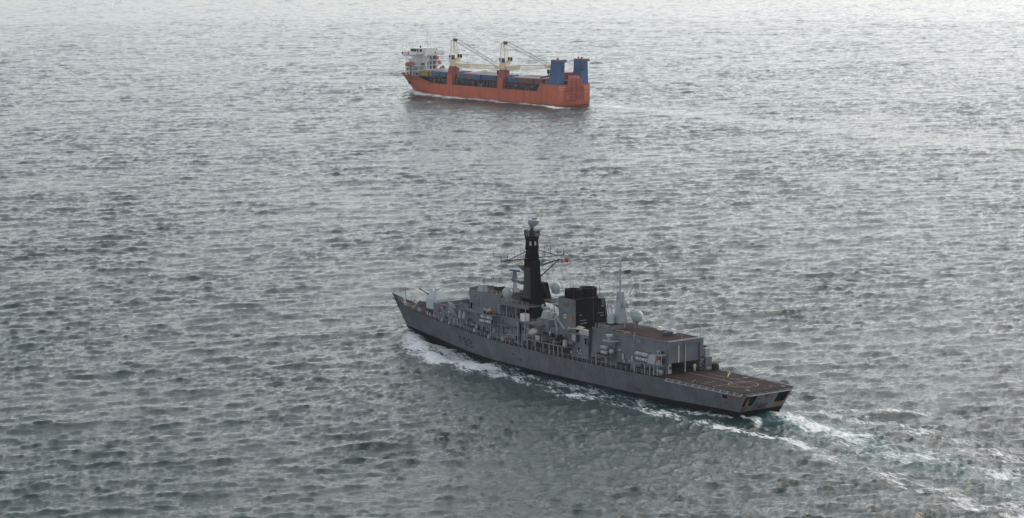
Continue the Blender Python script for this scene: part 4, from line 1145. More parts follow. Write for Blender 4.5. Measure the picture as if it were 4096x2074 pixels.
M().path([(43.5, 3.8, 11.02), (42.5, 2.6, 11.02), (40.8, 2.8, 11.02), (39.3, 3.6, 11.02), (41.5, 3.9, 11.02)], .06).build('yellow_hose', 'marking_yellow', hangar)
# main mast
m = M()
m.rings([[(46.6 + sx * a, .1 + sy * a, z) for sx, sy in ((-1, -1), (1, -1), (1, 1), (-1, 1))] for a, z in ((1.15, 11.9), (.85, 14.2), (.62, 16.5), (.5, 18.7))])
mm = m.build('main_mast', 'pale_grey', frigate)
m = M(); m.tube((46.6, .1, 18.7), (46.6, .1, 25.0), .2, 8, .12); m.lathe([(.34, 0), (.34, .7)], (46.6, .1, 20.6), 10); m.lathe([(.38, 0), (.42, .3), (.34, .8)], (46.6, .1, 22.8), 10); m.lathe([(.16, 0), (.22, .3), (.1, .6), (.04, 1.3)], (46.6, .1, 24.6), 8)
m.build('topmast', 'pale_grey', mm, 40)
for sg in (1, -1):
    m = M(); e = 6.0 if sg > 0 else -5.4
    m.path([(46.6, .5 * sg, 17.2), (46.6, e, 17.9)], .12); m.path([(46.6, .5 * sg, 18.6), (46.6, e * .55, 17.9), (46.6, e, 18.1)], .06)
    for k in range(1, 6): m.tube((46.6, e * k / 6, 17.3 + .7 * k / 6), (46.6, e * k / 6, 18.6), .035, 4)
    m.build('yardarm', 'pale_grey', mm)
    M().tube((46.6, e, 17.9), (46.6, e, 19.8), .1 if sg < 0 else .04, 6).build('yard_aerial', 'white_gel', mm)
m = M(); m.path([(46.6, -.3, 16.9), (45.2, -.9, 17.6), (43.8, -1.6, 20.6), (43.4, -1.8, 17.6)], .05); m.build('mast_stay', 'dark_grey', mm)
M().lathe([(.42, 0), (.42, .75), (.3, .85)], (45.3, -.6, 17.4), 12).build('aerial_pot', 'white_gel', mm)
m = M(); m.box(44.9, 46.4, -1.4, .4, 15.3, 15.45); tp = m.build('director_shelf', 'pale_grey', mm)
m = M(); m.lathe([(.55, 0), (.72, .35), (.6, .95), (.25, 1.3), (.03, 1.38)], (45.2, -.4, 15.45), 14); bl = m.build('tracking_ball', 'radome', mm, 50)
for y in (-.62, .02): M().lathe([(.14, 0), (.14, -.1)], (44.58, y, 16.1), 10, 'x').build('lens', 'black', bl)
m = M(); m.lathe([(.5, 0), (1.0, .3), (1.3, 1.1), (1.3, 1.4), (1.15, 2.0), (.8, 2.35), (.05, 2.5)], (44.2, -2.6, 12.1), 20); rd = m.build('tracker_radome', 'radome', mm, 40)
M().lathe([(.3, -1.2), (.3, .1)], (44.2, -2.6, 12.1), 8).build('radome_stem', 'grey', rd)
rail([(45.3, -1.6, 14.2), (43.4, -2.0, 14.4), (43.1, -3.2, 14.4)], parent=mm, h=.8, sp=.9)
for a, b in (((46.6, -5.2, 17.8), (41, -4.4, 11)), ((46.6, -4.8, 17.8), (41.6, -4.4, 11)), ((46.6, -4.4, 17.7), (42.2, -4.4, 11)), ((46.6, -2.0, 17.6), (43, -3.4, 14.6)), ((46.6, 4.0, 17.7), (50, 3.8, 11)), ((46.6, 5.6, 17.8), (49.6, 4.2, 11))):
    M().tube(a, b, .02, 4).build('halyard', 'dark_grey', mm)

# ---------------- platforms along the hangar sides
for sg in (1, -1):
    def Y(*p): return [(x, y * sg, z) for x, y, z in p]
    pl = [(47.2, 5.0), (46.2, 7.3), (42.4, 7.5), (41.2, 5.1)]
    if sg < 0: pl = [(x, -y) for x, y in pl][::-1]
    m = M(); m.prism(pl, 5.85, 6.1); rp = m.build('raft_platform', 'grey', frigate)
    M().prism([(x, y * .985) for x, y in pl], 6.1, 6.13).build('platform_deck', 'deck_brown', rp)
    for x in (46.0, 42.6): M().tube((x, 7.2 * sg, z_deck(x)), (x, 7.2 * sg, 5.85), .11, 6).build('pillar', 'pale_grey', rp)
    for z in (4.5, 5.1, 5.6): M().box(43.0, 45.6, *sorted((6.2 * sg, 7.1 * sg)), z, z + .06).build('shelf', 'grey', rp)
    m = M(); m.prism([(x, y * sg) for x, y in ((44.6, 4.9), (44.3, 6.9), (41.6, 7.0), (40.9, 4.9))][::sg], 9.05, 9.25); m.hexa(Y((43.5, 4.8, 7.6), (42.5, 4.8, 7.6), (42.5, 5.2, 7.6), (43.5, 5.2, 7.6)), Y((44.0, 4.8, 9.05), (42.0, 4.8, 9.05), (42.0, 6.4, 9.05), (44.0, 6.4, 9.05)))
    dpx = m.build('director_platform', 'pale_grey', frigate)
    M().lathe([(.25, 0), (.3, .5), (.75, .75), (.8, 1.15), (.75, 1.25)], (42.9, 6.1 * sg, 9.25), 14).build('optical_director', 'pale_grey', dpx, 40)
    M().path(Y((42.2, 6.0, 10.0), (40.9, 6.3, 10.3)), .06).build('director_arm', 'pale_grey', dpx)
    m = M(); m.box(25.4, 33.6, *sorted((5.0 * sg, 7.45 * sg)), 6.15, 6.4); ad = m.build('after_raft_deck', 'grey', frigate)
    for x in (33.2, 29.8, 28.2, 26.9, 25.8): M().tube((x, 7.3 * sg, z_deck(x)), (x, 7.3 * sg, 6.15), .1, 6).build('pillar', 'pale_grey', ad)
    rail(Y((25.6, 7.35, 6.4), (28.8, 7.35, 6.4)), parent=ad, h=.9, sp=1.2)
    M().frus(26.9, 29.4, *sorted((5.4 * sg, 7.0 * sg)), 6.4, 27.1, 29.2, *sorted((5.5 * sg, 6.7 * sg)), 8.2).build('deck_locker', 'pale_grey', ad)
    M().frus(25.9, 26.6, *sorted((6.3 * sg, 7.0 * sg)), 6.4, 26.0, 26.5, *sorted((6.4 * sg, 6.9 * sg)), 7.5).build('pedestal', 'pale_grey', ad)
    m = M(); m.box(25.45, 27.2, *sorted((5.0 * sg, 6.6 * sg)), 8.3, 8.42); m.box(25.5, 25.6, *sorted((6.4 * sg, 6.5 * sg)), 6.4, 8.3); gs = m.build('gear_shelf', 'pale_grey', ad)
    for i in range(16):
        c = (random.uniform(25.6, 27.0), sg * random.uniform(5.3, 6.4), random.choice((random.uniform(6.6, 8.1), random.uniform(8.5, 9.2))))
        M().cbox(c, (random.uniform(.15, .5), random.uniform(.15, .4), random.uniform(.15, .5))).build('stowed_item', random.choice(['dark_grey', 'pale_grey', 'black', 'black', 'dark_grey']), gs)
    M().cbox((26.3, 6.9 * sg, 7.4), (.5, .4, .4)).build('red_box', 'red', ad)
    # nozzle-shaped tow body and box under the raft deck
    M().tube((27.2, 6.6 * sg, 5.3), (25.0, 6.9 * sg, 5.2), .1, 8, .38).build('stowed_decoy', 'pale_grey', frigate)
    M().box(25.5, 27.0, *sorted((5.9 * sg, 7.0 * sg)), 4.0, 5.0).build('deck_box', 'grey', frigate)
m = M(); m.box(23.2, 24.2, -7.3, -6.2, 4.33, 5.5); mg = m.build('gun_pedestal', 'black', frigate)
m = M()
m.rings([[(c[0] + r * math.cos(t), c[1], c[2] + r * .8 * math.sin(t)) if False else (c[0], c[1] + r * math.cos(t), c[2] + r * math.sin(t)) for t in [2 * math.pi * i / 10 for i in range(10)]] for c, r in (((24.4, -6.4, 5.8), .1), ((24.0, -6.6, 5.85), .42), ((23.4, -6.9, 5.95), .45), ((22.8, -7.3, 6.1), .25), ((21.9, -7.8, 6.3), .09))])
m.build('gun_cover', 'canvas', mg, 60)
rail([(22.9, -7.2, 4.33), (21.4, -7.25, 4.33)], h=1.1, sp=.8)
M().box(25.2, 26.4, -6.6, -5.3, 6.9, 8.7).build('starboard_screen', 'pale_grey', hangar)
M().box(24.3, 25.0, -6.3, -5.3, 4.34, 4.8).build('wire_basket', 'pale_grey', hangar)

# ---------------- lockers, vents, doors, pipes along the port and starboard walls
def wall_y(x, z):
    if x > 100.6: return lerp(5.2, 4.95, (z - 5.2) / 2.85)
    if x > 72: return lerp(5.7, 5.15, (z - 3.6) / 5.75)
    if x > 57: return lerp(4.6, 4.2, (z - 3.6) / 5.4)
    if x > 50.4: return lerp(5.3, 5.0, (z - 3.6) / 5.4)
    return yh(z)
for i in range(95):
    x = random.choice((random.uniform(26, 49), random.uniform(50.8, 71.5), random.uniform(72.5, 100), random.uniform(72.5, 100), random.uniform(101, 108)))
    z = z_deck(x) + random.choice((random.uniform(.3, 1.9), random.uniform(.3, 1.9), random.uniform(1.9, 3.6)))
    w, h, d = random.uniform(.2, .8), random.uniform(.2, .8), random.uniform(.08, .3)
    y = wall_y(x, z) - .05
    m = M(); m.frus(x - w / 2, x + w / 2, y, y + d, z, x - w / 2 + .02, x + w / 2 - .02, y - .04, y + d - .05, z + h)
    m.build(random.choice(['locker', 'vent_box', 'junction_box']), random.choice(['grey', 'pale_grey', 'pale_grey', 'dark_grey', 'dark_grey', 'black', 'rust' if i % 9 == 0 else 'grey']), fwd if x > 72 else (mid if x > 57 else (aft if x > 50.4 else hangar)))
for i in range(26):
    x = random.choice((random.uniform(27, 48), random.uniform(58, 71), random.uniform(73, 100)))
    z = z_deck(x); y = wall_y(x, z + 1) + .04; h = random.uniform(1.5, 4.5)
    M().path([(x, y, z), (x, wall_y(x, z + h) + .04, z + h), (x + random.uniform(-1, 1), wall_y(x, z + h) + .04, z + h)], random.uniform(.03, .07)).build('pipe', random.choice(['grey', 'dark_grey', 'pale_grey']), fwd if x > 72 else (mid if x > 57 else hangar))
for x, dk in ((91.0, 0), (88.2, 1), (76.0, 1), (98.4, 0)): door(x, wall_y(x, 5.2) - .02, z_deck(x) + .2, fwd, .75, 1.6, dark=bool(dk))
for x, dk in ((69.6, 1), (67.6, 0), (63.0, 0)): door(x, wall_y(x, 5.2) - .02, z_deck(x) + .2, mid, .9, 1.55, dark=bool(dk))
for x, dk in ((36.5, 0), (35.4, 1), (39.5, 0)): door(x, yh(6) - .02, 5.3, hangar, .8, 1.5, 'pale_grey', bool(dk))
for i, x in enumerate((82.6, 81.0, 85.5)):
    M().box(x - .05, x + .05, wall_y(x, 6), wall_y(x, 6) + .12, 4.4, 8.9).build('stiffener', 'dark_grey', fwd)
M().box(74.5, 74.8, 5.45, 5.75, 4.1, 9.0).build('stiffener', 'black', fwd)
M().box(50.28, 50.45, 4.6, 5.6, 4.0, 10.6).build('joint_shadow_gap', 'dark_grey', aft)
M().add([(87.6, 7.5, 5.0), (84.9, 7.5, 4.95), (84.9, 6.7, 4.75), (87.6, 6.7, 4.8)], [(0, 1, 2, 3)]).build('canvas_cover', 'canvas', frigate)
m = M(); m.path([(97, 7.15, 5.9), (90, 7.2, 5.55), (84, 7.2, 5.35), (76, 6.4, 5.9), (70.5, 6.0, 6.9)], .022); m.build('safety_line', 'pale_grey', frigate)
for x, lo in ((91, 0), (80.4, 0), (73.2, 0)):
    M().box(x - .4, x + .4, 5.75, 6.3, z_deck(x), z_deck(x) + .9).build('deck_locker', random.choice(['grey', 'canvas']), frigate)
for x in (103.8, 100.4, 84.0):
    m = M(); y = hb_deck(x) - .55
    m.lathe([(.3, -.25), (.34, 0), (.3, .25)], (x, y, z_deck(x) + .55), 12, 'y'); m.box(x - .4, x + .4, y - .3, y + .3, z_deck(x), z_deck(x) + .3); m.build('rope_reel', 'pale_grey', frigate)
for x in (108, 107.2, 110.2, 111.5):
    M().lathe([(.13, 0), (.13, .6), (.2, .7), (.2, .8)], (x, hb_deck(x) - .6, z_deck(x)), 8).build('mushroom_vent', 'pale_grey', frigate)
# covered light gun beside the boat
m = M(); rows = []
for i in range(8):
    t = i / 7
    rows.append([(70.2 - 2.9 * t, 6.3 + (.55 + .4 * math.sin(math.pi * t)) * math.cos(a), 7.35 + .55 * t - .15 * t * t + (.35 + .55 * math.sin(math.pi * min(1, t + .12))) * math.sin(a)) for a in np.linspace(0, 2 * math.pi, 11, endpoint=False)])
m.rings(rows); cg = m.build('covered_gun', 'canvas', frigate, 70)
M().tube((70.0, 6.3, 8.0), (71.6, 6.5, 8.25), .06, 6).build('gun_muzzle', 'pale_grey', cg)
M().frus(67.8, 69.2, 5.8, 6.8, 6.28, 68.0, 69.0, 5.9, 6.7, 7.3).build('gun_mount', 'dark_grey', cg)
M().hexa([(67.0, 7.3, 6.3), (65.4, 7.3, 6.3), (65.4, 7.35, 6.3), (67.0, 7.35, 6.3)], [(67.0, 7.3, 7.4), (65.4, 7.3, 7.3), (65.4, 7.35, 7.3), (67.0, 7.35, 7.4)]).build('canvas_dodger', 'canvas', frigate)

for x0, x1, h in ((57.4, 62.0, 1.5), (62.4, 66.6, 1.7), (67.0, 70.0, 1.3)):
    M().frus(x0, x1, 4.55, 5.3, 3.9, x0 + .1, x1 - .1, 4.5, 5.15, 3.9 + h).build('shade_box', 'black', mid)  # added black boxes, standing in for the shadow gap under the boat deck
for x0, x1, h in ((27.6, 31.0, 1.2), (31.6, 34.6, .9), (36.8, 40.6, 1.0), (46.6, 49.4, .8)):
    M().frus(x0, x1, 5.3, 6.0, 3.95, x0 + .1, x1 - .1, 5.25, 5.85, 3.95 + h).build('shade_box', 'black', hangar)  # black boxes added at the hangar foot, shade put into their colour
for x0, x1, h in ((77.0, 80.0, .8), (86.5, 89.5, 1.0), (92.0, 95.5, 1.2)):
    M().frus(x0, x1, 5.55, 6.1, z_deck(x0), x0 + .1, x1 - .1, 5.5, 6.0, z_deck(x0) + h).build('shade_box', 'dark_grey', fwd)  # same added dark boxes along the foot of the forward wall
# ------------------------------------------------------------------ the cargo ship
cargo = empty('cargo_ship', CG, 'orange cargo ship with two blue funnels and cream cranes, heading away in the distance', 'cargo ship')
def cz_side(x): return interp(x, [0, 13.3, 16.6, 103, 117, 126, 141], [9.7, 9.7, 5.8, 5.85, 9.4, 9.55, 9.6])
def chb(x): return interp(x, [0, 20, 100, 108, 115, 121, 127, 132, 136, 139, 141], [11.25, 11.3, 11.3, 11.1, 10.5, 9.4, 7.6, 5.6, 3.5, 1.6, .1])
def chw(x): return interp(x, [0, 20, 95, 105, 113, 121, 128, 135, 141], [11.2, 11.3, 11.2, 10.3, 8.6, 6.2, 3.8, 1.6, .1])
def c_bow(z): return interp(z, [-5, -1, 1, 4.4, 9.6], [126, 129, 130.8, 134.8, 141])
def chalf(s, z):
    x = 141 * s; f = min(max((z + 1) / (cz_side(x) + 1), 0), 1)
    return lerp(chw(x), chb(x), f ** (1 + .3 * (s > .75)))
CS = [0, .02, .05, .094, .096, .1175, .119, .16, .25, .3, .335, .4, .5, .58, .63, .66, .7, .728, .74, .76, .78, .8, .82, .83, .845, .86, .875, .89, .905, .92, .935, .95, .965, .98, .99, 1.0]
m = M()
for sg in (1, -1):
    rows = []
    for s in CS:
        zt = cz_side(141 * s)
        zl = [-5, -1.3, -.55] + [lerp(-.55, zt, q) for q in (.25, .5, .75, 1)]
        rows.append([(s * c_bow(z), sg * chalf(s, z), z) for z in zl])
    if sg < 0: rows = rows[::-1]
    o = len(m.f); m.grid(rows)
    for k in range(o, len(m.f)): m.mi[k] = 1 if (k - o) % 6 < 2 else 0
zl = [-5, -1.3, -.4, 1.2, 4, 9.7]
m.grid([[(0 if z > -1 else .6, y * 11.25, z) for z in zl] for y in (-1, -.86, -.5, 0, .5, .86, 1)])
chull = m.build('hull', ['hull_orange', 'boot_cargo'], cargo, 35)
d = M()
d.grid([[(x, chb(x) - .1, z), (x, -chb(x) + .1, z)] for x, z in ((.1, 9.5), (13.2, 9.5))])
d.grid([[(x, chb(x) - .1, 5.0), (x, -chb(x) + .1, 5.0)] for x in (13.3, 40, 80, 104)])
d.grid([[(x, max(chb(x) - .15, .05), 8.7), (x, -max(chb(x) - .15, .05), 8.7)] for x in (104, 112, 118, 124, 130, 135, 139, 140.8)])
d.quad((13.3, -11.1, 5), (13.3, 11.1, 5), (13.3, 11.1, 9.5), (13.3, -11.1, 9.5))
d.quad((104, -11.1, 5), (104, 11.1, 5), (104, 11.1, 8.7), (104, -11.1, 8.7))
d.build('deck', 'cargo_deck', cargo)
for x in (86, 62, 45, 27, 16):
    M().box(x - .08, x + .08, 11.2, 11.42, -.3, 4.6 if x > 20 else 3.5).build('fender_strip', 'hull_orange_bare', chull)
M().path([(88, 11.36, 1.0), (2, 11.32, .7)], .07, 4).build('rubbing_strake', 'ped_red', chull)
for i, x in enumerate((124.6, 122.6, 121.0, 119.6, 118.2, 116.8)):
    z = 7.4 - .05 * i; y = chalf(x / c_bow(z), z)
    M().box(x - (.55 if i < 2 else .25), x + (.55 if i < 2 else .25), y - .2, y + .06, z - .3, z + .3 if i < 2 else z).build('hull_mark', 'black', chull)
for x in (131.0, 130.0):
    y = chalf(x / c_bow(8.6), 8.6); M().box(x - .2, x + .2, y - .2, y + .06, 8.3, 8.9).build('fairlead', 'black', chull)
yc = chalf(131.0 / c_bow(5.0), 5.0) - .15
m = M(); m.hexa([(130.2, yc - .8, 3.4), (131.8, yc - .8, 3.4), (131.8, yc + .1, 3.6), (130.2, yc + .1, 3.6)], [(129.9, yc - .4, 5.0), (132.1, yc - .4, 5.0), (132.1, yc + .45, 5.0), (129.9, yc + .45, 5.0)]); m.box(130.7, 131.3, yc - .3, yc + .4, 5.0, 6.4); m.build('anchor', 'black', chull)
# inner cargo rail, hatch sides
for sg in (1, -1):
    m = M()
    for x0, x1 in ((88.2, 104), (47.4, 83.0), (16.8, 42.3)):
        m.box(x0, x1, *sorted((9.4 * sg, 9.7 * sg)), 5.0, 9.3)
        for x in np.arange(x0 + 1, x1, 2.4): m.box(x, x + .18, *sorted((9.7 * sg, 10.1 * sg)), 5.0, 9.2)
    m.build('hatch_coaming', 'cargo_dark', cargo)
    m = M()
    for x0, x1 in ((88.2, 103), (47.4, 83.0), (16.8, 42.3)):
        for x in np.arange(x0, x1, 1.5): m.tube((x, 11.2 * sg, 5.8), (x, 11.2 * sg, 6.9), .05, 4)
        for z in (6.35, 6.9): m.tube((x0, 11.2 * sg, z), (x1, 11.2 * sg, z), .035, 4)
    m.build('deck_rail', 'cargo_dark', cargo)
for i, (x0, x1, z, c) in enumerate(((103, 94.5, 9.0, 'brass'), (94, 89, 8.2, 'ped_red'), (82, 72.5, 8.8, 'brass'), (72, 66, 8.0, 'ped_red'), (66, 58, 8.9, 'cargo_dark'), (56, 50, 8.2, 'brass'), (41, 31, 8.3, 'ped_red'), (30, 19, 8.0, 'brass'))):
    m = M(); m.box(x1, x0, 9.75, 10.5, z - .18, z + .12)
    for x in (x0 - .6, (x0 + x1) / 2, x1 + .4): m.box(x - .12, x + .12, 10.0, 10.4, 5.0, z - .18, 1)
    m.build('lashing_bridge', [c, 'cargo_dark'], cargo)
for i, (x, c) in enumerate(((100, 'ped_red'), (91, 'ped_red'), (78.5, 'black'), (68, 'cont_brown'), (62, 'pale_grey'), (53, 'cont_brown'), (36, 'cont_brown'), (25, 'ped_red'), (21, 'black'))):
    M().box(x - 1.6, x + 1.6, 9.75, 9.95, 5.4, 7.4).build('side_locker', c, cargo)
for i, x in enumerate((102, 98.6, 95.6, 92.4, 81, 75.5, 68, 59, 51, 41.5, 33, 20)):
    M().lathe([(.05, 0), (.28, .1), (.05, .3)], (x, 10.7, 7.6), 6).build('deck_lamp', 'white_gel', cargo)
# stern: transom lettering, ramp
tmap = lambda y0, z0: (lambda u, v: (-.03, y0 - u, z0 + v))
text_mesh('BALTIC LEADER', .78, 'name_lettering', 'white_gel', tmap(10.6, 8.1), chull, 1.0)
text_mesh('ST.PETERSBURG', .46, 'port_lettering', 'white_gel', tmap(10.0, 7.1), chull, 1.0)
text_mesh('БАЛТИК ЛИДЕР', .74, 'name_lettering', 'white_gel', tmap(-6.9, 8.1), chull, 1.0)
text_mesh('ПЕТЕРБУРГ', .46, 'port_lettering', 'white_gel', tmap(-7.6, 7.2), chull, 1.0)
text_mesh('IMO 9220639', .36, 'port_lettering', 'white_gel', tmap(-7.9, 5.4), chull, 1.0)
m = M(); m.box(-.25, -.02, -6.4, 5.2, 1.8, 9.3); m.hexa([(-.25, -5.2, 9.3), (.1, -5.2, 9.3), (.1, 4.1, 9.3), (-.25, 4.1, 9.3)], [(.2, -5.2, 12.6), (.5, -5.2, 12.6), (.5, 4.1, 12.6), (.2, 4.1, 12.6)])
m.hexa([(.3, -5.0, 12.6), (.6, -5.0, 12.6), (.6, 3.2, 12.6), (.3, 3.2, 12.6)], [(1.5, -4.6, 14.3), (1.8, -4.6, 14.3), (1.8, 2.7, 14.3), (1.5, 2.7, 14.3)])
rampo = m.build('stern_ramp', 'ped_red', cargo)
for y in np.linspace(4.1, -5.2, 4):
    m = M(); m.box(-.6, -.25, y - .14, y + .14, 1.8, 9.3); m.hexa([(-.55, y - .14, 9.3), (-.2, y - .14, 9.3), (-.2, y + .14, 9.3), (-.55, y + .14, 9.3)], [(-.1, y - .14, 12.7), (.25, y - .14, 12.7), (.25, y + .14, 12.7), (-.1, y + .14, 12.7)]); m.build('ramp_beam', 'hull_orange_bare', rampo)
for z in (1.95, 3.0, 4.1, 5.2, 8.6):
    M().box(-.52, -.25, -6.4, 5.2, z - .13, z + .13).build('ramp_beam', 'hull_orange_bare', rampo)
for y in (5.3, -6.5):
    M().hexa([(-.8, y - .18, 1.6), (0, y - .18, 1.6), (0, y + .18, 1.6), (-.8, y + .18, 1.6)], [(-.5, y - .18, 9.4), (0, y - .18, 9.4), (0, y + .18, 9.4), (-.5, y + .18, 9.4)]).build('ramp_cheek', 'hull_orange_bare', rampo)
m = M(); m.box(-.7, -.02, 5.4, 6.0, 1.7, 5.4); m.build('ramp_hinge_box', 'hull_orange_bare', rampo)
for y in np.linspace(3.7, -4.8, 16):
    M().hexa([(-.33, y - .05, 5.3), (-.25, y - .05, 5.3), (-.25, y + .05, 5.3), (-.33, y + .05, 5.3)], [(.1, y - .05, 12.5), (.2, y - .05, 12.5), (.2, y + .05, 12.5), (.1, y + .05, 12.5)]).build('ramp_rib', 'hull_orange_bare', rampo)
for y in (4.8, 2.3, -.5, -3, -5.9): M().cbox((-.4, y, 1.5), (.6, .5, .5)).build('ramp_hinge', 'ped_red', rampo)
# funnels
for k, sg in enumerate((1, -1)):
    m = M()
    a = [(1.0, 6.0), (7.4, 6.0), (7.4, 11.1), (1.0, 11.1)]; b = [(.9, 5.5), (5.9, 5.5), (5.9, 10.5), (.9, 10.5)]
    A = [(x, y * sg, 9.5) for x, y in a]; B = [(x, y * sg, 21.2) for x, y in b]
    m.hexa(A, B)
    fn = m.build('funnel', 'stack_blue', cargo)
    B = [(x, y * sg, 21.2) for x, y in ((-.5, 5.3), (6.0, 5.3), (6.0, 10.6), (-.5, 10.6))]; C = [(x, y * sg, 22.2) for x, y in ((-.5, 5.3), (5.8, 5.3), (5.8, 10.5), (-.5, 10.5))]
    M().hexa(B, C).build('funnel_cap', 'stack_blue', fn)
    M().hexa([(x + .05, y, 22.2) for x, y, z in C], [(x + .1, y, 22.45) for x, y, z in C]).build('cap_top', 'ped_red', fn)
    M().lathe([(.5, 0), (.5, 1.0)], (3.0, 8.4 * sg, 22.3), 10).build('exhaust_pipe', 'ped_red', fn)
    M().lathe([(.3, 0), (.3, 1.2)], (4.4, 7.2 * sg, 22.3), 8).build('exhaust_pipe', 'black', fn)
    for z in (19.0, 17.0): M().hexa([(.85, sg * 6.4, z - .8), (1.1, sg * 6.4, z - .8), (1.1, sg * 7.4, z - .8), (.85, sg * 7.4, z - .8)], [(.2, sg * 6.4, z + .5), (1.1, sg * 6.4, z + .5), (1.1, sg * 7.4, z + .5), (.2, sg * 7.4, z + .5)]).build('vent_hood', 'stack_blue', fn)
    rail([(.3, 11.0 * sg, 9.5), (.3, 5.8 * sg, 9.5)], name='deck_rail', parent=cargo, mat='cargo_dark', r=.05, sp=1.2)
    rail([(7.8, 11.1 * sg, 9.6), (13.2, 11.1 * sg, 9.6)], name='deck_rail', parent=cargo, mat='marking_yellow', r=.05, sp=1.2)
# brown deckhouse and crane between the funnels
M().box(9.5, 14.0, -10.2, -2.0, 9.5, 15.0).build('engine_casing', 'ped_red', cargo)
M().lathe([(.6, 0), (.7, .6), (.2, .9)], (12.5, -2.8, 15.0), 10).build('casing_vent', 'ped_red', cargo)
m = M(); m.tube((11.0, 5.5, 13.8), (16.6, 8.2, 12.7), .5, 6); m.tube((11, 5.5, 9.5), (11, 5.5, 14.0), .6, 8); m.build('provision_crane', 'ped_red', cargo)
M().box(3.5, 9.0, -4.8, 4.6, 9.5, 11.4).build('winch_house', 'cargo_dark', cargo)
# cranes
for xc in (85.7, 44.9):
    m = M(); m.box(xc - 2.2, xc + 2.1, 9.6, 11.36, 4.8, 11.2)
    m.hexa([(xc - 2.1, 8.2, 9.0), (xc + 2.1, 8.2, 9.0), (xc + 2.1, 9.58, 9.0), (xc - 2.1, 9.58, 9.0)], [(xc - 2.1, 8.0, 11.0), (xc + 2.1, 8.0, 11.0), (xc + 2.1, 9.58, 11.0), (xc - 2.1, 9.58, 11.0)])
    cr = m.build('crane_column', 'hull_orange', cargo)
    m = M(); m.hexa([(xc - 2.1, 7.0, 11.2), (xc + 2.1, 7.0, 11.2), (xc + 2.1, 11.3, 11.2), (xc - 2.1, 11.3, 11.2)], [(xc - 1.7, 5.6, 15.6), (xc + 2.6, 5.6, 15.6), (xc + 2.6, 9.4, 15.6), (xc - 1.7, 9.4, 15.6)])
    m.hexa([(xc - 2.1, 7.0, 8.0), (xc + 2.1, 7.0, 8.0), (xc + 2.1, 9.55, 8.0), (xc - 2.1, 9.55, 8.0)], [(xc - 2.1, 7.0, 11.2), (xc + 2.1, 7.0, 11.2), (xc + 2.1, 9.58, 11.2), (xc - 2.1, 9.58, 11.2)])
    m.build('crane_pedestal', 'ped_red', cr)
    m = M(); m.frus(xc - 1.6, xc + 2.4, 5.8, 9.2, 15.6, xc - 2.0, xc + 2.7, 5.5, 9.3, 20.2)
    hs = m.build('crane_house', 'cream', cargo)
    m = M()
    legs = {}
    for sy in (5.8, 9.0):
        m.path([(xc + 2.4, sy, 20.2), (xc + 2.0, sy * .6 + 7.4 * .4, 29.4)], .17)
        m.path([(xc - 1.2, sy, 20.2), (xc + .3, sy * .6 + 7.4 * .4, 29.6)], .17)
        m.path([(xc + .8, sy, 20.2), (xc + 1.8, sy * .6 + 7.4 * .4, 29.4)], .12)
        m.tube((xc + 2.1, sy * .7 + 2.2, 26.0), (xc - .2, sy * .7 + 2.2, 26.0), .1, 4); m.tube((xc + 2.2, sy * .85 + 1.1, 23.0), (xc - .7, sy * .85 + 1.1, 23.0), .09, 4)
    for x, z in ((xc + 2.1, 26), (xc - .2, 26)): m.tube((x, 6.3, z), (x, 8.5, z), .09, 4)
    m.cbox((xc + 1.2, 7.4, 29.3), (2.2, 2.4, .5)); m.build('crane_a_frame', 'cream', hs)
    m = M(); m.lathe([(.85, -.9), (.85, .9)], (xc - .1, 7.4, 29.6), 12, 'y'); m.build('head_sheave', 'dark_grey', hs)
    m = M(); m.box(xc - 1.95, xc + .7, 9.32, 9.5, 19.3, 21.6); m.build('machinery_screen', 'cont_navy', hs)
    m = M(); m.box(xc + 1.4, xc + 2.6, 9.32, 9.5, 20.2, 21.5); m.build('machinery_screen', 'cont_navy', hs)
    m = M(); m.box(xc - 4.2, xc - 2.2, 6.0, 7.8, 19.7, 22.4); cb = m.build('operator_cab', 'cream', hs)
    M().box(xc - 4.26, xc - 4.18, 6.2, 7.6, 20.2, 22.0).build('cab_window', 'glass', cb); M().box(xc - 3.9, xc - 2.6, 7.78, 7.86, 20.4, 22.0).build('cab_window', 'glass', cb)
    # jib
    L = 37.0 if xc > 60 else 35.5
    z0, z1 = 16.1, (16.4 if xc > 60 else 18.6)
    def J(t, y, dz): return (xc + 1.4 - L * t - 0, 7.4 + y, lerp(z0, z1, t) + dz)
    m = M()
    hw, hh = 1.1, 1.15
    m.hexa([J(.02, -.5, -.3), J(.02, .5, -.3), J(.13, hw, -hh), J(.13, -hw, -hh)], [J(.02, -.5, .5), J(.02, .5, .5), J(.13, hw, hh), J(.13, -hw, hh)])
    m.hexa([J(.13, -hw, -hh), J(.13, hw, -hh), J(.33, hw, -hh), J(.33, -hw, -hh)], [J(.13, -hw, hh), J(.13, hw, hh), J(.33, hw, hh), J(.33, -hw, hh)])
    jb = m.build('crane_jib', 'cream', hs)
    m = M(); ts = np.linspace(.33, .95, 15)
    for y in (-hw, hw):
        for dz in (-hh, hh): m.tube(J(.33, y, dz), J(.95, y * .8, dz * .75), .13, 5)
    for i, (a, b) in enumerate(zip(ts, ts[1:])):
        ka, kb = [lerp(1, .78, (q - .33) / .62) for q in (a, b)]
        for y in (-hw, hw):
            m.tube(J(a, y * ka, -hh * ka), J(a, y * ka, hh * ka), .07, 4)
            m.tube(J(a, y * ka, (-hh if i % 2 else hh) * ka), J(b, y * kb, (hh if i % 2 else -hh) * kb), .07, 4)
        for dz in (-hh, hh): m.tube(J(a, -hw * ka, dz * ka), J(b, hw * kb, dz * kb), .06, 4)
    m.build('jib_lattice', 'cream', jb)
    m = M(); m.cbox(J(.975, 0, .1), (2.4, 2.0, 1.7)); m.lathe([(.6, -1.1), (.6, 1.1)], J(.96, 0, .9), 10, 'y'); m.build('jib_head', 'cream', jb)
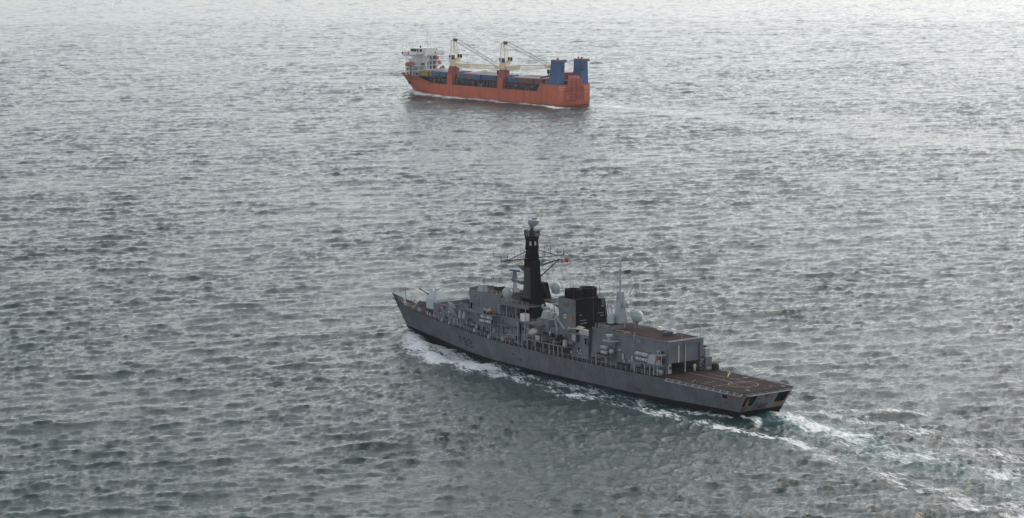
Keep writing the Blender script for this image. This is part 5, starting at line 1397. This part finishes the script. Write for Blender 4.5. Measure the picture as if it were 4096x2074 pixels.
    m = M(); m.tube(J(.985, 0, -.8), J(.985, 0, -3.2), .1, 5); m.cbox(J(.985, 0, -2.6), (1.1, .9, 2.0)); m.lathe([(.2, 0), (.35, .3), (.15, .9)], J(.985, 0, -4.5), 8); m.build('hook_block', 'black', jb)
    for y, dz in ((-1.5, .35), (-.9, .1), (.6, -.45), (1.3, -.8)):
        M().tube((xc - .4, 7.4 + y, 30.0 + dz), J(.955, y, 1.2 + dz * .35), .08, 5).build('luffing_cable', 'cable', hs)
# accommodation block forward
m = M(); m.box(115.2, 127.5, -4.4, 3.4, 8.7, 20.2); house = m.build('accommodation_block', 'house_white', cargo)
m = M(); m.box(118.0, 125.5, -7.2, 7.0, 8.7, 17.8); m.build('house_wing', 'house_white', house)
m = M(); m.box(118.0, 128.6, -7.0, 7.0, 8.7, 13.9); m.build('forecastle_house', 'house_white', house)
m = M(); m.box(118.4, 124.8, -12.4, 12.3, 20.2, 20.5); m.hexa([(119.4, -12.4, 19.5), (124.2, -12.4, 19.5), (124.2, 12.3, 19.5), (119.4, 12.3, 19.5)], [(118.4, -12.4, 20.2), (124.8, -12.4, 20.2), (124.8, 12.3, 20.2), (118.4, 12.3, 20.2)])
for y in (12.3, -12.4): m.box(118.4, 124.8, *sorted((y, y - math.copysign(.12, y))), 20.5, 21.9)
for x in (118.4, 124.7):
    for y0, y1 in ((6.6, 12.2), (-12.2, -6.6)): m.box(x, x + .1, y0, y1, 20.5, 21.9)
m.build('bridge_deck', 'house_white', house)
m = M(); m.frus(117.2, 124.4, -6.6, 6.6, 20.5, 117.4, 125.0, -6.4, 6.4, 23.8); bh = m.build('wheelhouse', 'house_white', house)
m = M(); m.box(115.2, 117.2, -4.4, 3.4, 20.2, 23.9); m.build('stair_trunk', 'house_white', bh)
for x0, x1 in ((124.2, 121.7), (121.4, 119.6), (119.3, 117.8)):
    win = M().hexa([(x0, 6.62, 21.9), (x1, 6.62, 21.9), (x1, 6.64, 21.9), (x0, 6.64, 21.9)], [(x0, 6.5, 23.4), (x1, 6.5, 23.4), (x1, 6.56, 23.4), (x0, 6.56, 23.4)]).build('window', 'glass', bh)
for y0, y1 in ((6.2, 4.6), (-4.8, -6.3)):
    M().box(117.1, 117.22, *sorted((y0, y1)), 21.9, 23.3).build('window', 'glass', bh)
for i in range(5):
    M().box(124.72, 124.8, -6 + i * 2.5, -4.0 + i * 2.5, 21.9, 23.3).build('window', 'glass', bh)
for z in (10.6, 12.9, 15.2, 17.6):
    for y in (2.4, -.5, -3.2): M().box(115.1, 115.22, y - .25, y + .25, z, z + .6).build('porthole', 'cargo_dark', house)
    for x in (118.0, 121, 124.0): M().box(x - .2, x + .2, 7.0, 7.08, z, z + .55).build('porthole', 'cargo_dark', house)
for z, y in ((21.2, -3.4), (18.9, -3.6), (16.0, -3.6)): M().box(115.0, 115.12, y - .5, y + .4, z - .5, z + .4).build('red_plate', 'red', house)
for y, x in ((12.36, 119.4), (-12.46, 119.0)): M().box(x - .6, x + .6, *sorted((y, y - math.copysign(.05, y))), 20.6, 21.8).build('red_plate', 'red', house)
M().box(124.0, 124.8, 12.31, 12.38, 20.6, 21.9).build('side_light_board', 'black', house)
for z in (12.2, 14.7, 17.4, 20.0):
    m = M(); m.box(112.4, 115.2, -8.6 if z < 15 else -6, 5.8, z - .12, z); dk = m.build('balcony', 'house_white', house)
    rail([(112.5, 5.7, z), (112.5, -5.8 if z > 15 else -8.4, z)], parent=dk, r=.06, sp=2.2, mat='house_white', wires=2)
for i, (z0, z1, ya, yb) in enumerate(((9.0, 12.1, 5.2, 3.0), (12.2, 14.6, 3.0, 5.2), (14.7, 17.3, 5.2, 3.0), (17.4, 19.9, 3.0, 5.2))):
    m = M()
    for dx in (0, .8): m.tube((113.0 + dx, ya, z0), (113.0 + dx, yb, z1), .09, 4); m.tube((113.0 + dx, ya, z0 + 1), (113.0 + dx, yb, z1 + 1), .05, 4)
    for t in np.linspace(.1, .9, 7): m.tube((113.0, lerp(ya, yb, t), lerp(z0, z1, t)), (113.8, lerp(ya, yb, t), lerp(z0, z1, t)), .08, 4)
    m.build('stairway', 'house_white', house)
M().tube((112.5, 5.0, 8.8), (112.5, 5.0, 20), .14, 6).build('pillar', 'house_white', house); M().tube((112.5, -5.0, 8.8), (112.5, -5.0, 15), .14, 6).build('pillar', 'house_white', house)
m = M()
for x, y in ((117.6, 10.6), (117.6, 4.8), (113.2, 10.0), (113.2, 5.0)): m.tube((x, y, 9), (x, y, 14.5), .14, 5)
for z in (11.8, 14.5): m.path([(117.6, 10.6, z), (117.6, 4.8, z), (113.2, 5.0, z), (113.2, 10.0, z), (117.6, 10.6, z)], .14, 5)
m.build('gangway_frame', 'house_white', cargo)
rail([(118.2, 6.9, 13.9), (128.4, 6.9, 13.9)], name='deck_rail', parent=house, mat='house_white', r=.06, wires=2)
for sg in (1, -1):
    m = M(); m.path([(118.6, 12.1 * sg, 22.0), (118.6, 12.1 * sg, 23.7), (118.6, 7 * sg, 23.7), (118.6, 7 * sg, 22.0)], .09, 4); m.path([(124, 12.1 * sg, 22.0), (124, 12.1 * sg, 23.4)], .07, 4); m.build('wing_canopy_frame', 'house_white', house)
m = M(); m.tube((118, 0, 23.8), (118, 0, 34.0), .28, 6, .16)
for z, w in ((26.4, 2.6), (28.6, 2.2), (31.0, 1.4)): m.tube((118, -w, z), (118, w, z), .08, 4)
m.tube((118.8, 1.6, 23.8), (118.0, .2, 28.0), .1, 5); m.tube((118.8, -1.6, 23.8), (118.0, -.2, 28.0), .1, 5); m.build('signal_mast', 'house_white', house)
for x, y, h in ((122, 3.6, 5.2), (121, 5.4, 3.0), (123.5, 6.2, 2.2), (120, 2.0, 4.4), (119, -3.2, 5.6), (118.4, -5.2, 2.4), (124, 9.8, 4.0), (119.4, -3.3, 7.0)):
    M().tube((x, y, 23.7), (x, y, 23.7 + h), .12, 5, .07).build('aerial', 'house_white', house)
M().lathe([(.4, 0), (.5, .8), (.05, 1.5)], (120.0, 3.2, 23.8), 10).build('radar_dome', 'cargo_dark', house, 40)
m = M(); m.box(118.6, 119.0, -1.8, 1.8, 27.0, 27.4); m.build('radar_scanner', 'house_white', house)
M().lathe([(.9, 0), (1.0, .7), (.5, 1.5), (.1, 1.7)], (114.2, -8.0, 12.3), 12).build('deck_tank', 'cont_navy', cargo, 40)
rail([(129.5, 7.0, 9.5), (134, 4.8, 9.6), (139, 1.8, 9.7)], name='deck_rail', parent=cargo, mat='house_white', r=.06, wires=2)
for x, y in ((133, 1.5), (131, -1.5), (129.6, 4.5), (128.9, 5.2)):
    M().lathe([(.5, 0), (.5, .6), (.8, .7), (.8, 1.2), (.5, 1.3)], (x, y, 8.7), 10).build('windlass', 'pale_grey', cargo)

for z in (9.2, 12.4, 14.9, 17.6):
    for y0, y1 in ((2.9, 1.7), (.6, -.4), (-1.6, -3.4)):
        M().box(115.06, 115.2, y1, y0, z, z + 1.7).build('shaded_doorway', 'cargo_dark', house)  # doors and dark windows as solid boxes, recess shade put into the colour
    M().box(113.2, 115.19, -4.2, 3.2, z + 2.25, z + 2.4).build('deck_overhang', 'pale_grey', house)
for z in (9.4, 11.6):
    for x in (119.2, 121.4, 123.8, 126.6):
        M().box(x - .6, x + .6, 7.0, 7.1, z, z + 1.1).build('window', 'cargo_dark', house)
for x, y, z, w in ((116.0, 5.0, 14.6, 1.6), (114.2, 6.4, 9.6, 1.8), (116.5, 8.0, 9.4, 1.5), (113.5, -6.0, 12.3, 1.4), (114.0, -3.0, 17.4, 1.2), (116.2, -5.6, 17.8, 1.5)):
    M().frus(x - w / 2, x + w / 2, y - .6, y + .6, z, x - w / 2.4, x + w / 2.4, y - .5, y + .5, z + 1.2).build('deck_machinery', random.choice(['pale_grey', 'ped_red', 'dark_grey']), cargo)
m = M()
for z in (14.0, 17.9): m.path([(118.1, 6.9, z), (118.1, -7.0, z)], .08, 4); m.path([(118.1, 6.9, z + 1), (118.1, -7.0, z + 1)], .08, 4)
for y in np.linspace(-7, 6.9, 9):
    for z in (14.0, 17.9): m.tube((118.1, y, z), (118.1, y, z + 1), .07, 4)
m.build('deck_rail', 'house_white', house)

# containers: every one a thing of its own
def container_mesh(L, mat):
    W2, H = 1.2, 2.55
    m = M(); m.box(.1, L - .1, -W2 + .06, W2 - .06, .12, H - .06)
    for y in (-W2, W2 - .14):
        for z in (0, H - .16): m.box(.16, L - .16, y, y + .14, z, z + .16)
        for x in (0, L - .16): m.box(x, x + .16, y, y + .14, 0, H)
    for x in (0, L - .14):
        for z in (0, H - .14): m.box(x, x + .14, -W2 + .14, W2 - .14, z, z + .14)
    k = int(L / 1.0)
    for i in range(1, k): m.box(L * i / k - .12, L * i / k + .12, -W2 + .03, W2 - .03, .2, H - .09)
    for y in (-.7, -.25, .25, .7): m.tube((.06, y, .2), (.06, y, H - .2), .03, 4)
    return m.mesh('shipping_container', mat)
CM = {}
def container(x, y, z, L, colr, label, group):
    key = (L, colr)
    if key not in CM: CM[key] = container_mesh(L, 'cont_' + colr)
    o = bpy.data.objects.new('shipping_container', CM[key]); COL.objects.link(o)
    o.matrix_world = on(CG, (x, y, z))
    tag(o, label, 'container', group)
rows_y = [8.0, 5.4, 2.8, 0.2, -2.4, -5.0, -7.6]
ordn = ['nearest', 'second nearest', 'third nearest', 'middle', 'third farthest', 'second farthest', 'farthest']
CN = dict(yellow='mustard yellow', brown='dark brown', blue='bright blue', navy='navy blue', grey='pale grey', sky='light blue grey', rust='rust red', pink='faded pink brown')
bays = [('between the white deckhouse and the forward crane', [(106.6, 6.1, 'yellow'), (97.2, 6.1, 'blue'), (91.0, 6.1, 'navy')]),
        ('just aft of the forward crane', [(76.0, 6.1, 'navy'), (69.8, 6.1, 'rust'), (61.6, 6.1, 'blue')]),
        ('just forward of the after crane', [(49.0, 12.2, 'brown')]),
        ('just aft of the after crane', [(39.0, 2.9, 'blue'), (32.6, 6.1, 'blue')]),
        ('beside the near blue funnel', [(20.2, 12.2, 'brown')])]
pal = ['sky', 'pink', 'grey', 'rust', 'sky', 'grey', 'pink', 'sky', 'rust', 'grey']
k = 0
GRP = 'shipping containers on the cargo deck'
container(106.6, 8.2, 9.3, 6.1, 'yellow', 'mustard yellow container on the near side beside the white deckhouse', GRP)
container(103.2, 7.4, 9.3, 2.9, 'yellow', 'short mustard yellow container just behind the long yellow one', GRP)
container(97.0, 8.2, 9.6, 6.1, 'blue', 'bright blue container next to the mustard yellow ones by the forward crane', GRP)
container(90.6, 8.2, 9.5, 6.1, 'navy', 'navy blue container touching the dark red pedestal of the forward crane', GRP)
container(80.2, 7.2, 9.2, 2.6, 'yellow', 'brownish yellow container end just aft of the forward crane pedestal', GRP)
container(74.2, 8.2, 9.5, 6.1, 'blue', 'blue container just aft of the forward crane pedestal', GRP)
container(68.0, 8.2, 9.5, 6.1, 'rust', 'rust red container between two blue ones amidships', GRP)
container(61.7, 9.4, 9.5, 6.1, 'blue', 'bright blue container standing proud of the row amidships', GRP)
container(49.2, 8.9, 9.6, 12.2, 'navy', 'long dark container ending at the after crane pedestal', GRP)
container(39.6, 8.0, 9.5, 2.6, 'navy', 'dark blue container hard against the after crane column', GRP)
container(33.2, 9.2, 9.4, 6.1, 'blue', 'bright blue container aft of the after crane, beside long brown ones', GRP)
container(20.6, 8.8, 9.4, 12.2, 'brown', 'long dark brown container in the near row beside the blue funnel', GRP)
container(14.2, 8.2, 9.4, 6.1, 'brown', 'dark brown container end half hidden by the near blue funnel', GRP)
for ri, y in enumerate(rows_y[1:], 1):
    for bx_, where in ((91.2, 'forward of the forward crane'), (101.4, 'next to the white deckhouse'), (57.0, 'just forward of the after crane'), (70.0, 'just aft of the forward crane'), (15.6, 'near the blue funnels'), (28.6, 'aft of the after crane')):
        L = 9.8 if bx_ < 101 and bx_ > 90 else 12.2
        if bx_ == 101.4 and ri > 4: continue
        c = pal[k % len(pal)]; k += 1
        container(bx_, y, 9.5 + .05 * ((k * 7) % 3), L, c, f'{CN[c]} container, {ordn[ri]} row, {where}', GRP)
for ri, y in enumerate(rows_y[1:6], 1):
    c = pal[(k * 3) % len(pal)]; k += 1
    container(49.4, y, 9.5, 6.1, c, f'short {CN[c]} container, {ordn[ri]} row, at the after crane', GRP)
m = M(); m.box(14.5, 42, -9.2, 9.2, 8.9, 9.35); m.box(48, 83, -9.2, 9.2, 8.9, 9.35); m.box(88, 114, -9.2, 9.2, 8.9, 9.25); m.build('hatch_covers', 'cargo_dark', cargo)

# lifeboats
def lifeboat(loc, label):
    e = empty('lifeboat', on(CG, loc), label, 'lifeboat', 'lifeboats of the cargo ship')
    m = M(); rr = []
    for i in range(11):
        t = -1 + 2 * i / 10; w = math.sqrt(max(0.02, 1 - t ** 4)) * 1.25
        rr.append([(t * 3.3, w * 1.1 * math.cos(a), (1.45 if math.sin(a) > 0 else .95) * w / 1.25 * math.sin(a)) for a in np.linspace(0, 2 * math.pi, 14, endpoint=False)])
    m.rings(rr); m.build('hull', 'boat_orange', e, 50)
    M().box(-2.2, -1.0, -.5, .5, .9, 1.65).build('conning_hatch', 'boat_orange', e)
    M().path([(-3.2, 1.1, .05), (0, 1.28, .05), (3.2, 1.1, .05)], .06).build('grab_rope', 'white_gel', e)
    for y in (1.0, -1.0):
        for x in (1.2, 0, -1.6): M().box(x - .25, x + .25, y * .93 - .03, y * .93 + .03, .35, .65).build('window', 'glass', e)
lifeboat((122.0, 9.4, 14.9), 'orange lifeboat on the near side of the white deckhouse')
lifeboat((121.0, -9.6, 14.8), 'orange lifeboat on the far side of the white deckhouse, above the containers')
for sg in (1, -1):
    m = M()
    for x in (119.6, 124.2): m.path([(x, 7.0 * sg, 13.9), (x, 7.6 * sg, 17.0), (x, 9.6 * sg, 17.4), (x, 9.4 * sg, 16.0)], .14, 5); m.path([(x, 10.2 * sg, 13.4), (x, 8.2 * sg, 13.4), (x, 7.0 * sg, 11.9)], .14, 5)
    m.build('lifeboat_davit', 'house_white', cargo)
# ------------------------------------------------------------------ loose things on the frigate
def raft_proto():
    e = empty('life_raft_canister', Matrix.Identity(4))
    prof = [(.05, -.72), (.24, -.70), (.34, -.62), (.36, -.5), (.36, .5), (.34, .62), (.24, .70), (.05, .72)]
    M().lathe(prof, (0, 0, .38), 14, 'x').build('shell', 'canister', e, 40)
    for x in (-.42, -.14, .14, .42): M().lathe([(.375, x - .035), (.385, x), (.375, x + .035)], (0, 0, .38), 14, 'x').build('strap', 'dark_grey' if abs(x) > .3 else 'pale_grey', e)
    m = M()
    for x in (-.35, .35): m.box(x - .05, x + .05, -.34, .34, -.02, .12)
    m.build('cradle', 'dark_grey', e)
    return e
proto = raft_proto(); first = True
def raft(loc, label, group, rz=0.0):
    global first
    if first: o = proto; first = False
    else:
        o = proto.copy(); COL.objects.link(o)
        for c in proto.children:
            q = c.copy(); COL.objects.link(q); q.parent = o
    o.matrix_world = on(FR, loc, rz) @ Matrix.Scale(1.25, 4)
    tag(o, label, 'life raft', group)
G1, G2, G3 = 'life rafts under the bridge wing', 'life rafts by the middle of the hangar wall', 'life rafts near the hangar doors'
for i, (x, nx) in enumerate(((87.2, 'forward'), (85.0, 'after'))):
    for z, nz in ((7.32, 'lower'), (8.32, 'upper')):
        raft((x + (.25 if nz == 'lower' else 0), 6.45, z), f'silver grey life raft canister, {nz} {nx} one of four under the bridge wing', G1)
for z, nz in ((6.15, 'lower'), (7.2, 'upper')):
    raft((43.9, 6.7, z), f'silver grey life raft canister, {nz} one of the stacked pair beside the hangar wall', G2)
for i, (x, nx) in enumerate(((32.5, 'forward'), (30.5, 'after'))):
    for z, nz in ((6.42, 'lower'), (7.45, 'upper')):
        raft((x, 6.75, z), f'silver grey life raft canister, {nz} {nx} one of four near the open hangar door', G3)
m = M()
for x in (88.3, 86.1, 83.9): m.box(x - .05, x + .05, 5.4, 5.9, 7.3, 9.1)
m.build('raft_rack', 'grey', frigate)
m = M(); m.box(45.0, 45.1, 5.9, 6.3, 6.1, 8.2); m.box(42.7, 42.8, 5.9, 6.3, 6.1, 8.2); m.build('raft_rack', 'grey', frigate)
m = M()
for x in (33.5, 31.5, 29.5): m.box(x - .05, x + .05, 5.9, 6.3, 6.4, 8.4)
m.build('raft_rack', 'grey', frigate)
m = M(); m.lathe([(.3, 0), (.6, .35), (.62, .6), (.35, 1.0), (.04, 1.1)], (42.0, 6.2, 6.5), 14); bw = m.build('satellite_bowl', 'pale_grey', frigate, 50)
m = M()
for a in range(3): m.tube((42.0 + .5 * math.cos(a * 2.1), 6.2 + .5 * math.sin(a * 2.1), 6.13), (42.0, 6.2, 6.7), .05, 4)
m.build('stand', 'pale_grey', bw)

# lifebuoy on the wall
e = empty('lifebuoy', on(FR, (79.4, 5.72, 5.35), 0, R(-90) + .1), 'red lifebuoy with white bands hung on the warship side wall', 'lifebuoy')
m = M(); n, k = 24, 8
rings = [[((.40 + .11 * math.cos(b)) * math.cos(a), (.40 + .11 * math.cos(b)) * math.sin(a), .11 * math.sin(b)) for b in np.linspace(0, 2 * math.pi, k, endpoint=False)] for a in np.linspace(0, 2 * math.pi, n, endpoint=False)]
vs = [p for r in rings for p in r]; fs = []
for i in range(n):
    for j in range(k): fs.append((i * k + j, i * k + (j + 1) % k, ((i + 1) % n) * k + (j + 1) % k, ((i + 1) % n) * k + j))
m.add(vs, fs); m.build('ring', 'red', e, 60)
for a in (45, 135, 225, 315):
    c, s = math.cos(R(a)), math.sin(R(a))
    M().tube((.40 * c + .07 * s, .40 * s - .07 * c, 0), (.40 * c - .07 * s, .40 * s + .07 * c, 0), .118, 8).build('band', 'white_gel', e)

# inflatable boat in its cradle
e = empty('inflatable_boat', on(FR, (62.8, 6.25, 7.0)), 'black rigid inflatable boat in its cradle beside the funnel', 'boat')
m = M(); rr = []
for x, w, z in ((-3.2, .9, .12), (-2.4, .92, .08), (-1, .95, .08), (.4, .93, .12), (1.6, .8, .22), (2.6, .5, .42), (3.3, .08, .62)):
    rr.append([(x, -w, z + .25), (x, -w * .55, z - .15), (x, 0, z - .3), (x, w * .55, z - .15), (x, w, z + .25)])
m.grid(rr); m.build('hull', 'dark_grey', e, 50)
path = [(-3.3, .98, .45), (-2, 1.02, .42), (0, 1.02, .44), (1.5, .9, .55), (2.6, .55, .78), (3.35, 0, .98)]
m = M(); rr = []
full = path + [(x, -y, z) for x, y, z in path[::-1][1:]]
for i, p in enumerate(full):
    a = Vector(full[max(i - 1, 0)]); b = Vector(full[min(i + 1, len(full) - 1)]); d = (b - a).normalized(); u = d.cross(Vector((0, 0, 1))).normalized(); w = d.cross(u)
    r = .3 if 0 < i < len(full) - 1 else .16
    rr.append([Vector(p) + u * r * math.cos(t) + w * r * math.sin(t) for t in np.linspace(0, 2 * math.pi, 10, endpoint=False)])
m.rings(rr); tb = m.build('buoyancy_tube', 'rubber', e, 60)
m = M(); m.path([(p[0], p[1] * 1.3, p[2] - .05) for p in path[:-1]] + [(3.65, 0, .95)], .03, 4); m.build('grab_line', 'pale_grey', tb)
M().box(-2.9, 2.0, -.75, .75, .22, .3).build('floor', 'dark_grey', e)
M().frus(-.9, -.2, -.4, .4, .3, -.7, -.3, -.35, .35, 1.25).build('console', 'black', e)
for x in (-1.5, -2.2): M().box(x - .25, x + .25, -.3, .3, .3, .85).build('seat', 'black', e)
M().box(-3.6, -3.1, -.3, .3, .3, 1.3).build('outboard_engine', 'black', e)
m = M(); m.path([(-2.7, .7, .5), (-2.7, .6, 1.7), (-2.7, -.6, 1.7), (-2.7, -.7, .5)], .05); m.build('roll_bar', 'pale_grey', e)
m = M(); m.path([(.6, -.1, .5), (.2, .1, 1.5), (-.3, .1, .5)], .07); m.build('lifting_strop', 'white_gel', e)

# signal flags
def flag(loc, label, mats, cross=False):
    e = empty('signal_flag', on(FR, loc), label, 'flag', 'signal flags on the starboard halyard')
    m = M(); n = 8
    def row(dy):
        return [[(.14 * math.sin(5 * t + dy) - .3 * t, -.8 * t, .46 * (q - .5) * 2 * (1 - .1 * t) - .15 * t) for q in (0, .5, 1)] for t in np.linspace(0, 1, n)]
    m.grid(row(0)); m.grid([[(x + .015, y, z) for x, y, z in r] for r in row(0)])
    m.build('cloth', mats[0], e, 60)
    M().tube((0, .02, -.55), (0, .02, .55), .025, 5).build('halyard_toggle', 'white_gel', e)
    if cross:
        for z in (.2, -.05, -.3):
            M().cbox((-.1, -.38, z - .05), (.3, .2, .14)).build('emblem', 'hair', e)
flag((77.3, -8.9, 21.3), 'red signal flag streaming from the starboard yardarm', ['flag_red'])
flag((77.3, -7.7, 21.3), 'white signal flag with dark emblem beside the red flag', ['flag_white'], True)

# person in white overalls in the hangar doorway
def person():
    pts = {'pel': (0, 0, .98, .155, .12), 'wa': (0, 0, 1.14, .145, .11), 'ch': (0, 0, 1.34, .175, .125), 'nk': (0, 0, 1.50, .06, .06), 'hd0': (.01, 0, 1.60, .075, .085), 'hd1': (.01, 0, 1.70, .085, .10), 'hd2': (0, 0, 1.79, .05, .06)}
    ed = [('pel', 'wa'), ('wa', 'ch'), ('ch', 'nk'), ('nk', 'hd0'), ('hd0', 'hd1'), ('hd1', 'hd2')]
    for s, k in ((1, 'l'), (-1, 'r')):
        pts.update({k + 'hip': (0, .10 * s, .90, .10, .10), k + 'kn': (.02, .13 * s, .50, .075, .075), k + 'an': (-.02, .15 * s, .09, .055, .055), k + 'to': (.15, .18 * s, .045, .045, .04),
                    k + 'sh': (0, .19 * s, 1.43, .075, .075), k + 'el': (-.04, .30 * s, 1.16, .058, .058), k + 'wr': (.05, .33 * s, .92, .042, .042), k + 'pa': (.07, .33 * s, .83, .042, .03)})
        ed += [('pel', k + 'hip'), (k + 'hip', k + 'kn'), (k + 'kn', k + 'an'), (k + 'an', k + 'to'), ('ch', k + 'sh'), (k + 'sh', k + 'el'), (k + 'el', k + 'wr'), (k + 'wr', k + 'pa')]
    names = list(pts); ix = {n: i for i, n in enumerate(names)}
    me = bpy.data.meshes.new('person'); me.from_pydata([pts[n][:3] for n in names], [(ix[a], ix[b]) for a, b in ed], [])
    o = bpy.data.objects.new('person', me); COL.objects.link(o)
    sk = o.modifiers.new('skin', 'SKIN'); sb = o.modifiers.new('sub', 'SUBSURF'); sb.levels = 2; sb.render_levels = 2
    for n, v in zip(names, me.skin_vertices[0].data): v.radius = pts[n][3:]; v.use_root = (n == 'pel')
    dg = bpy.context.evaluated_depsgraph_get()
    me2 = bpy.data.meshes.new_from_object(o.evaluated_get(dg)); bpy.data.objects.remove(o)
    f = M()
    for s in (1, -1):
        for i, (dx, L) in enumerate(((.03, .085), (.01, .095), (-.012, .088), (-.034, .07))):
            a = Vector((.075 + dx, .335 * s, .80)); b = a + Vector((.008, 0, -L * .55)); c = b + Vector((.014, -.012 * s, -L * .45))
            f.tube(a, b, .0105, 6); f.tube(b, c, .0095, 6, .007)
        a = Vector((.105, .325 * s, .86)); b = a + Vector((.03, -.01 * s, -.045)); f.tube(a, b, .012, 6); f.tube(b, b + Vector((.005, -.005 * s, -.04)), .011, 6, .008)
    f.lathe([(.012, 0), (.016, .012), (.005, .03)], (.105, 0, 1.655), 6, 'x')
    import bmesh
    bm = bmesh.new(); bm.from_mesh(me2)
    tmp = f.mesh('tmp', 'skin'); bm.from_mesh(tmp)
    bm.to_mesh(me2); bm.free()
    me2.materials.clear()
    for q in ('overalls', 'skin', 'boots'): me2.materials.append(MATS[q])
    for p in me2.polygons:
        c = p.center
        hand = abs(c.y) > .27 and c.z < .905
        p.material_index = 1 if (c.z > 1.53 or hand) else (2 if c.z < .085 else 0)
    me2.shade_smooth()
    o = bpy.data.objects.new('person', me2); COL.objects.link(o)
    o.matrix_world = on(FR, (24.75, -1.95, 4.355), math.pi - .35)
    tag(o, 'person in white overalls standing in the open hangar doorway', 'person')
    h = M(); h.lathe([(.088, -.03), (.096, .02), (.085, .07), (.05, .10), (.01, .115)], (-.012, 0, 1.70), 12); h.build('hair', 'hair', o, 60)
    for s in (1, -1):
        M().lathe([(.012, -.01), (.012, .004)], (.098, .032 * s, 1.685), 6, 'x').build('eye', 'hair', o)
        M().lathe([(.02, -.03), (.026, 0), (.02, .03)], (.0, .088 * s, 1.665), 6).build('ear', 'skin', o)
    M().box(.095, .102, -.025, .025, 1.615, 1.624).build('mouth', 'red', o)
    M().box(.1, .118, .04, .12, 1.28, 1.36).build('pocket', 'overalls', o)
person()

# ------------------------------------------------------------------ haze
def haze():
    m = M(); m.box(-6000, 6000, -1500, 9000, -8, 112)
    me = bpy.data.meshes.new('haze'); me.from_pydata(m.v, [], m.f)
    mt = bpy.data.materials.new('haze_air'); mt.use_nodes = True
    t = mt.node_tree; t.nodes.clear()
    o_ = nd(t, 'ShaderNodeOutputMaterial'); v = nd(t, 'ShaderNodeVolumePrincipled')
    v.inputs['Color'].default_value = (0.78, 0.88, 1.0, 1)
    v.inputs['Density'].default_value = HAZE
    v.inputs['Anisotropy'].default_value = 0.25
    t.links.new(v.outputs[0], o_.inputs['Volume'])
    me.materials.append(mt)
    o = bpy.data.objects.new('haze', me); COL.objects.link(o)
    tag(o, 'thin pale sea haze over the water', kind='stuff')
HAZE = 0.00004
haze()
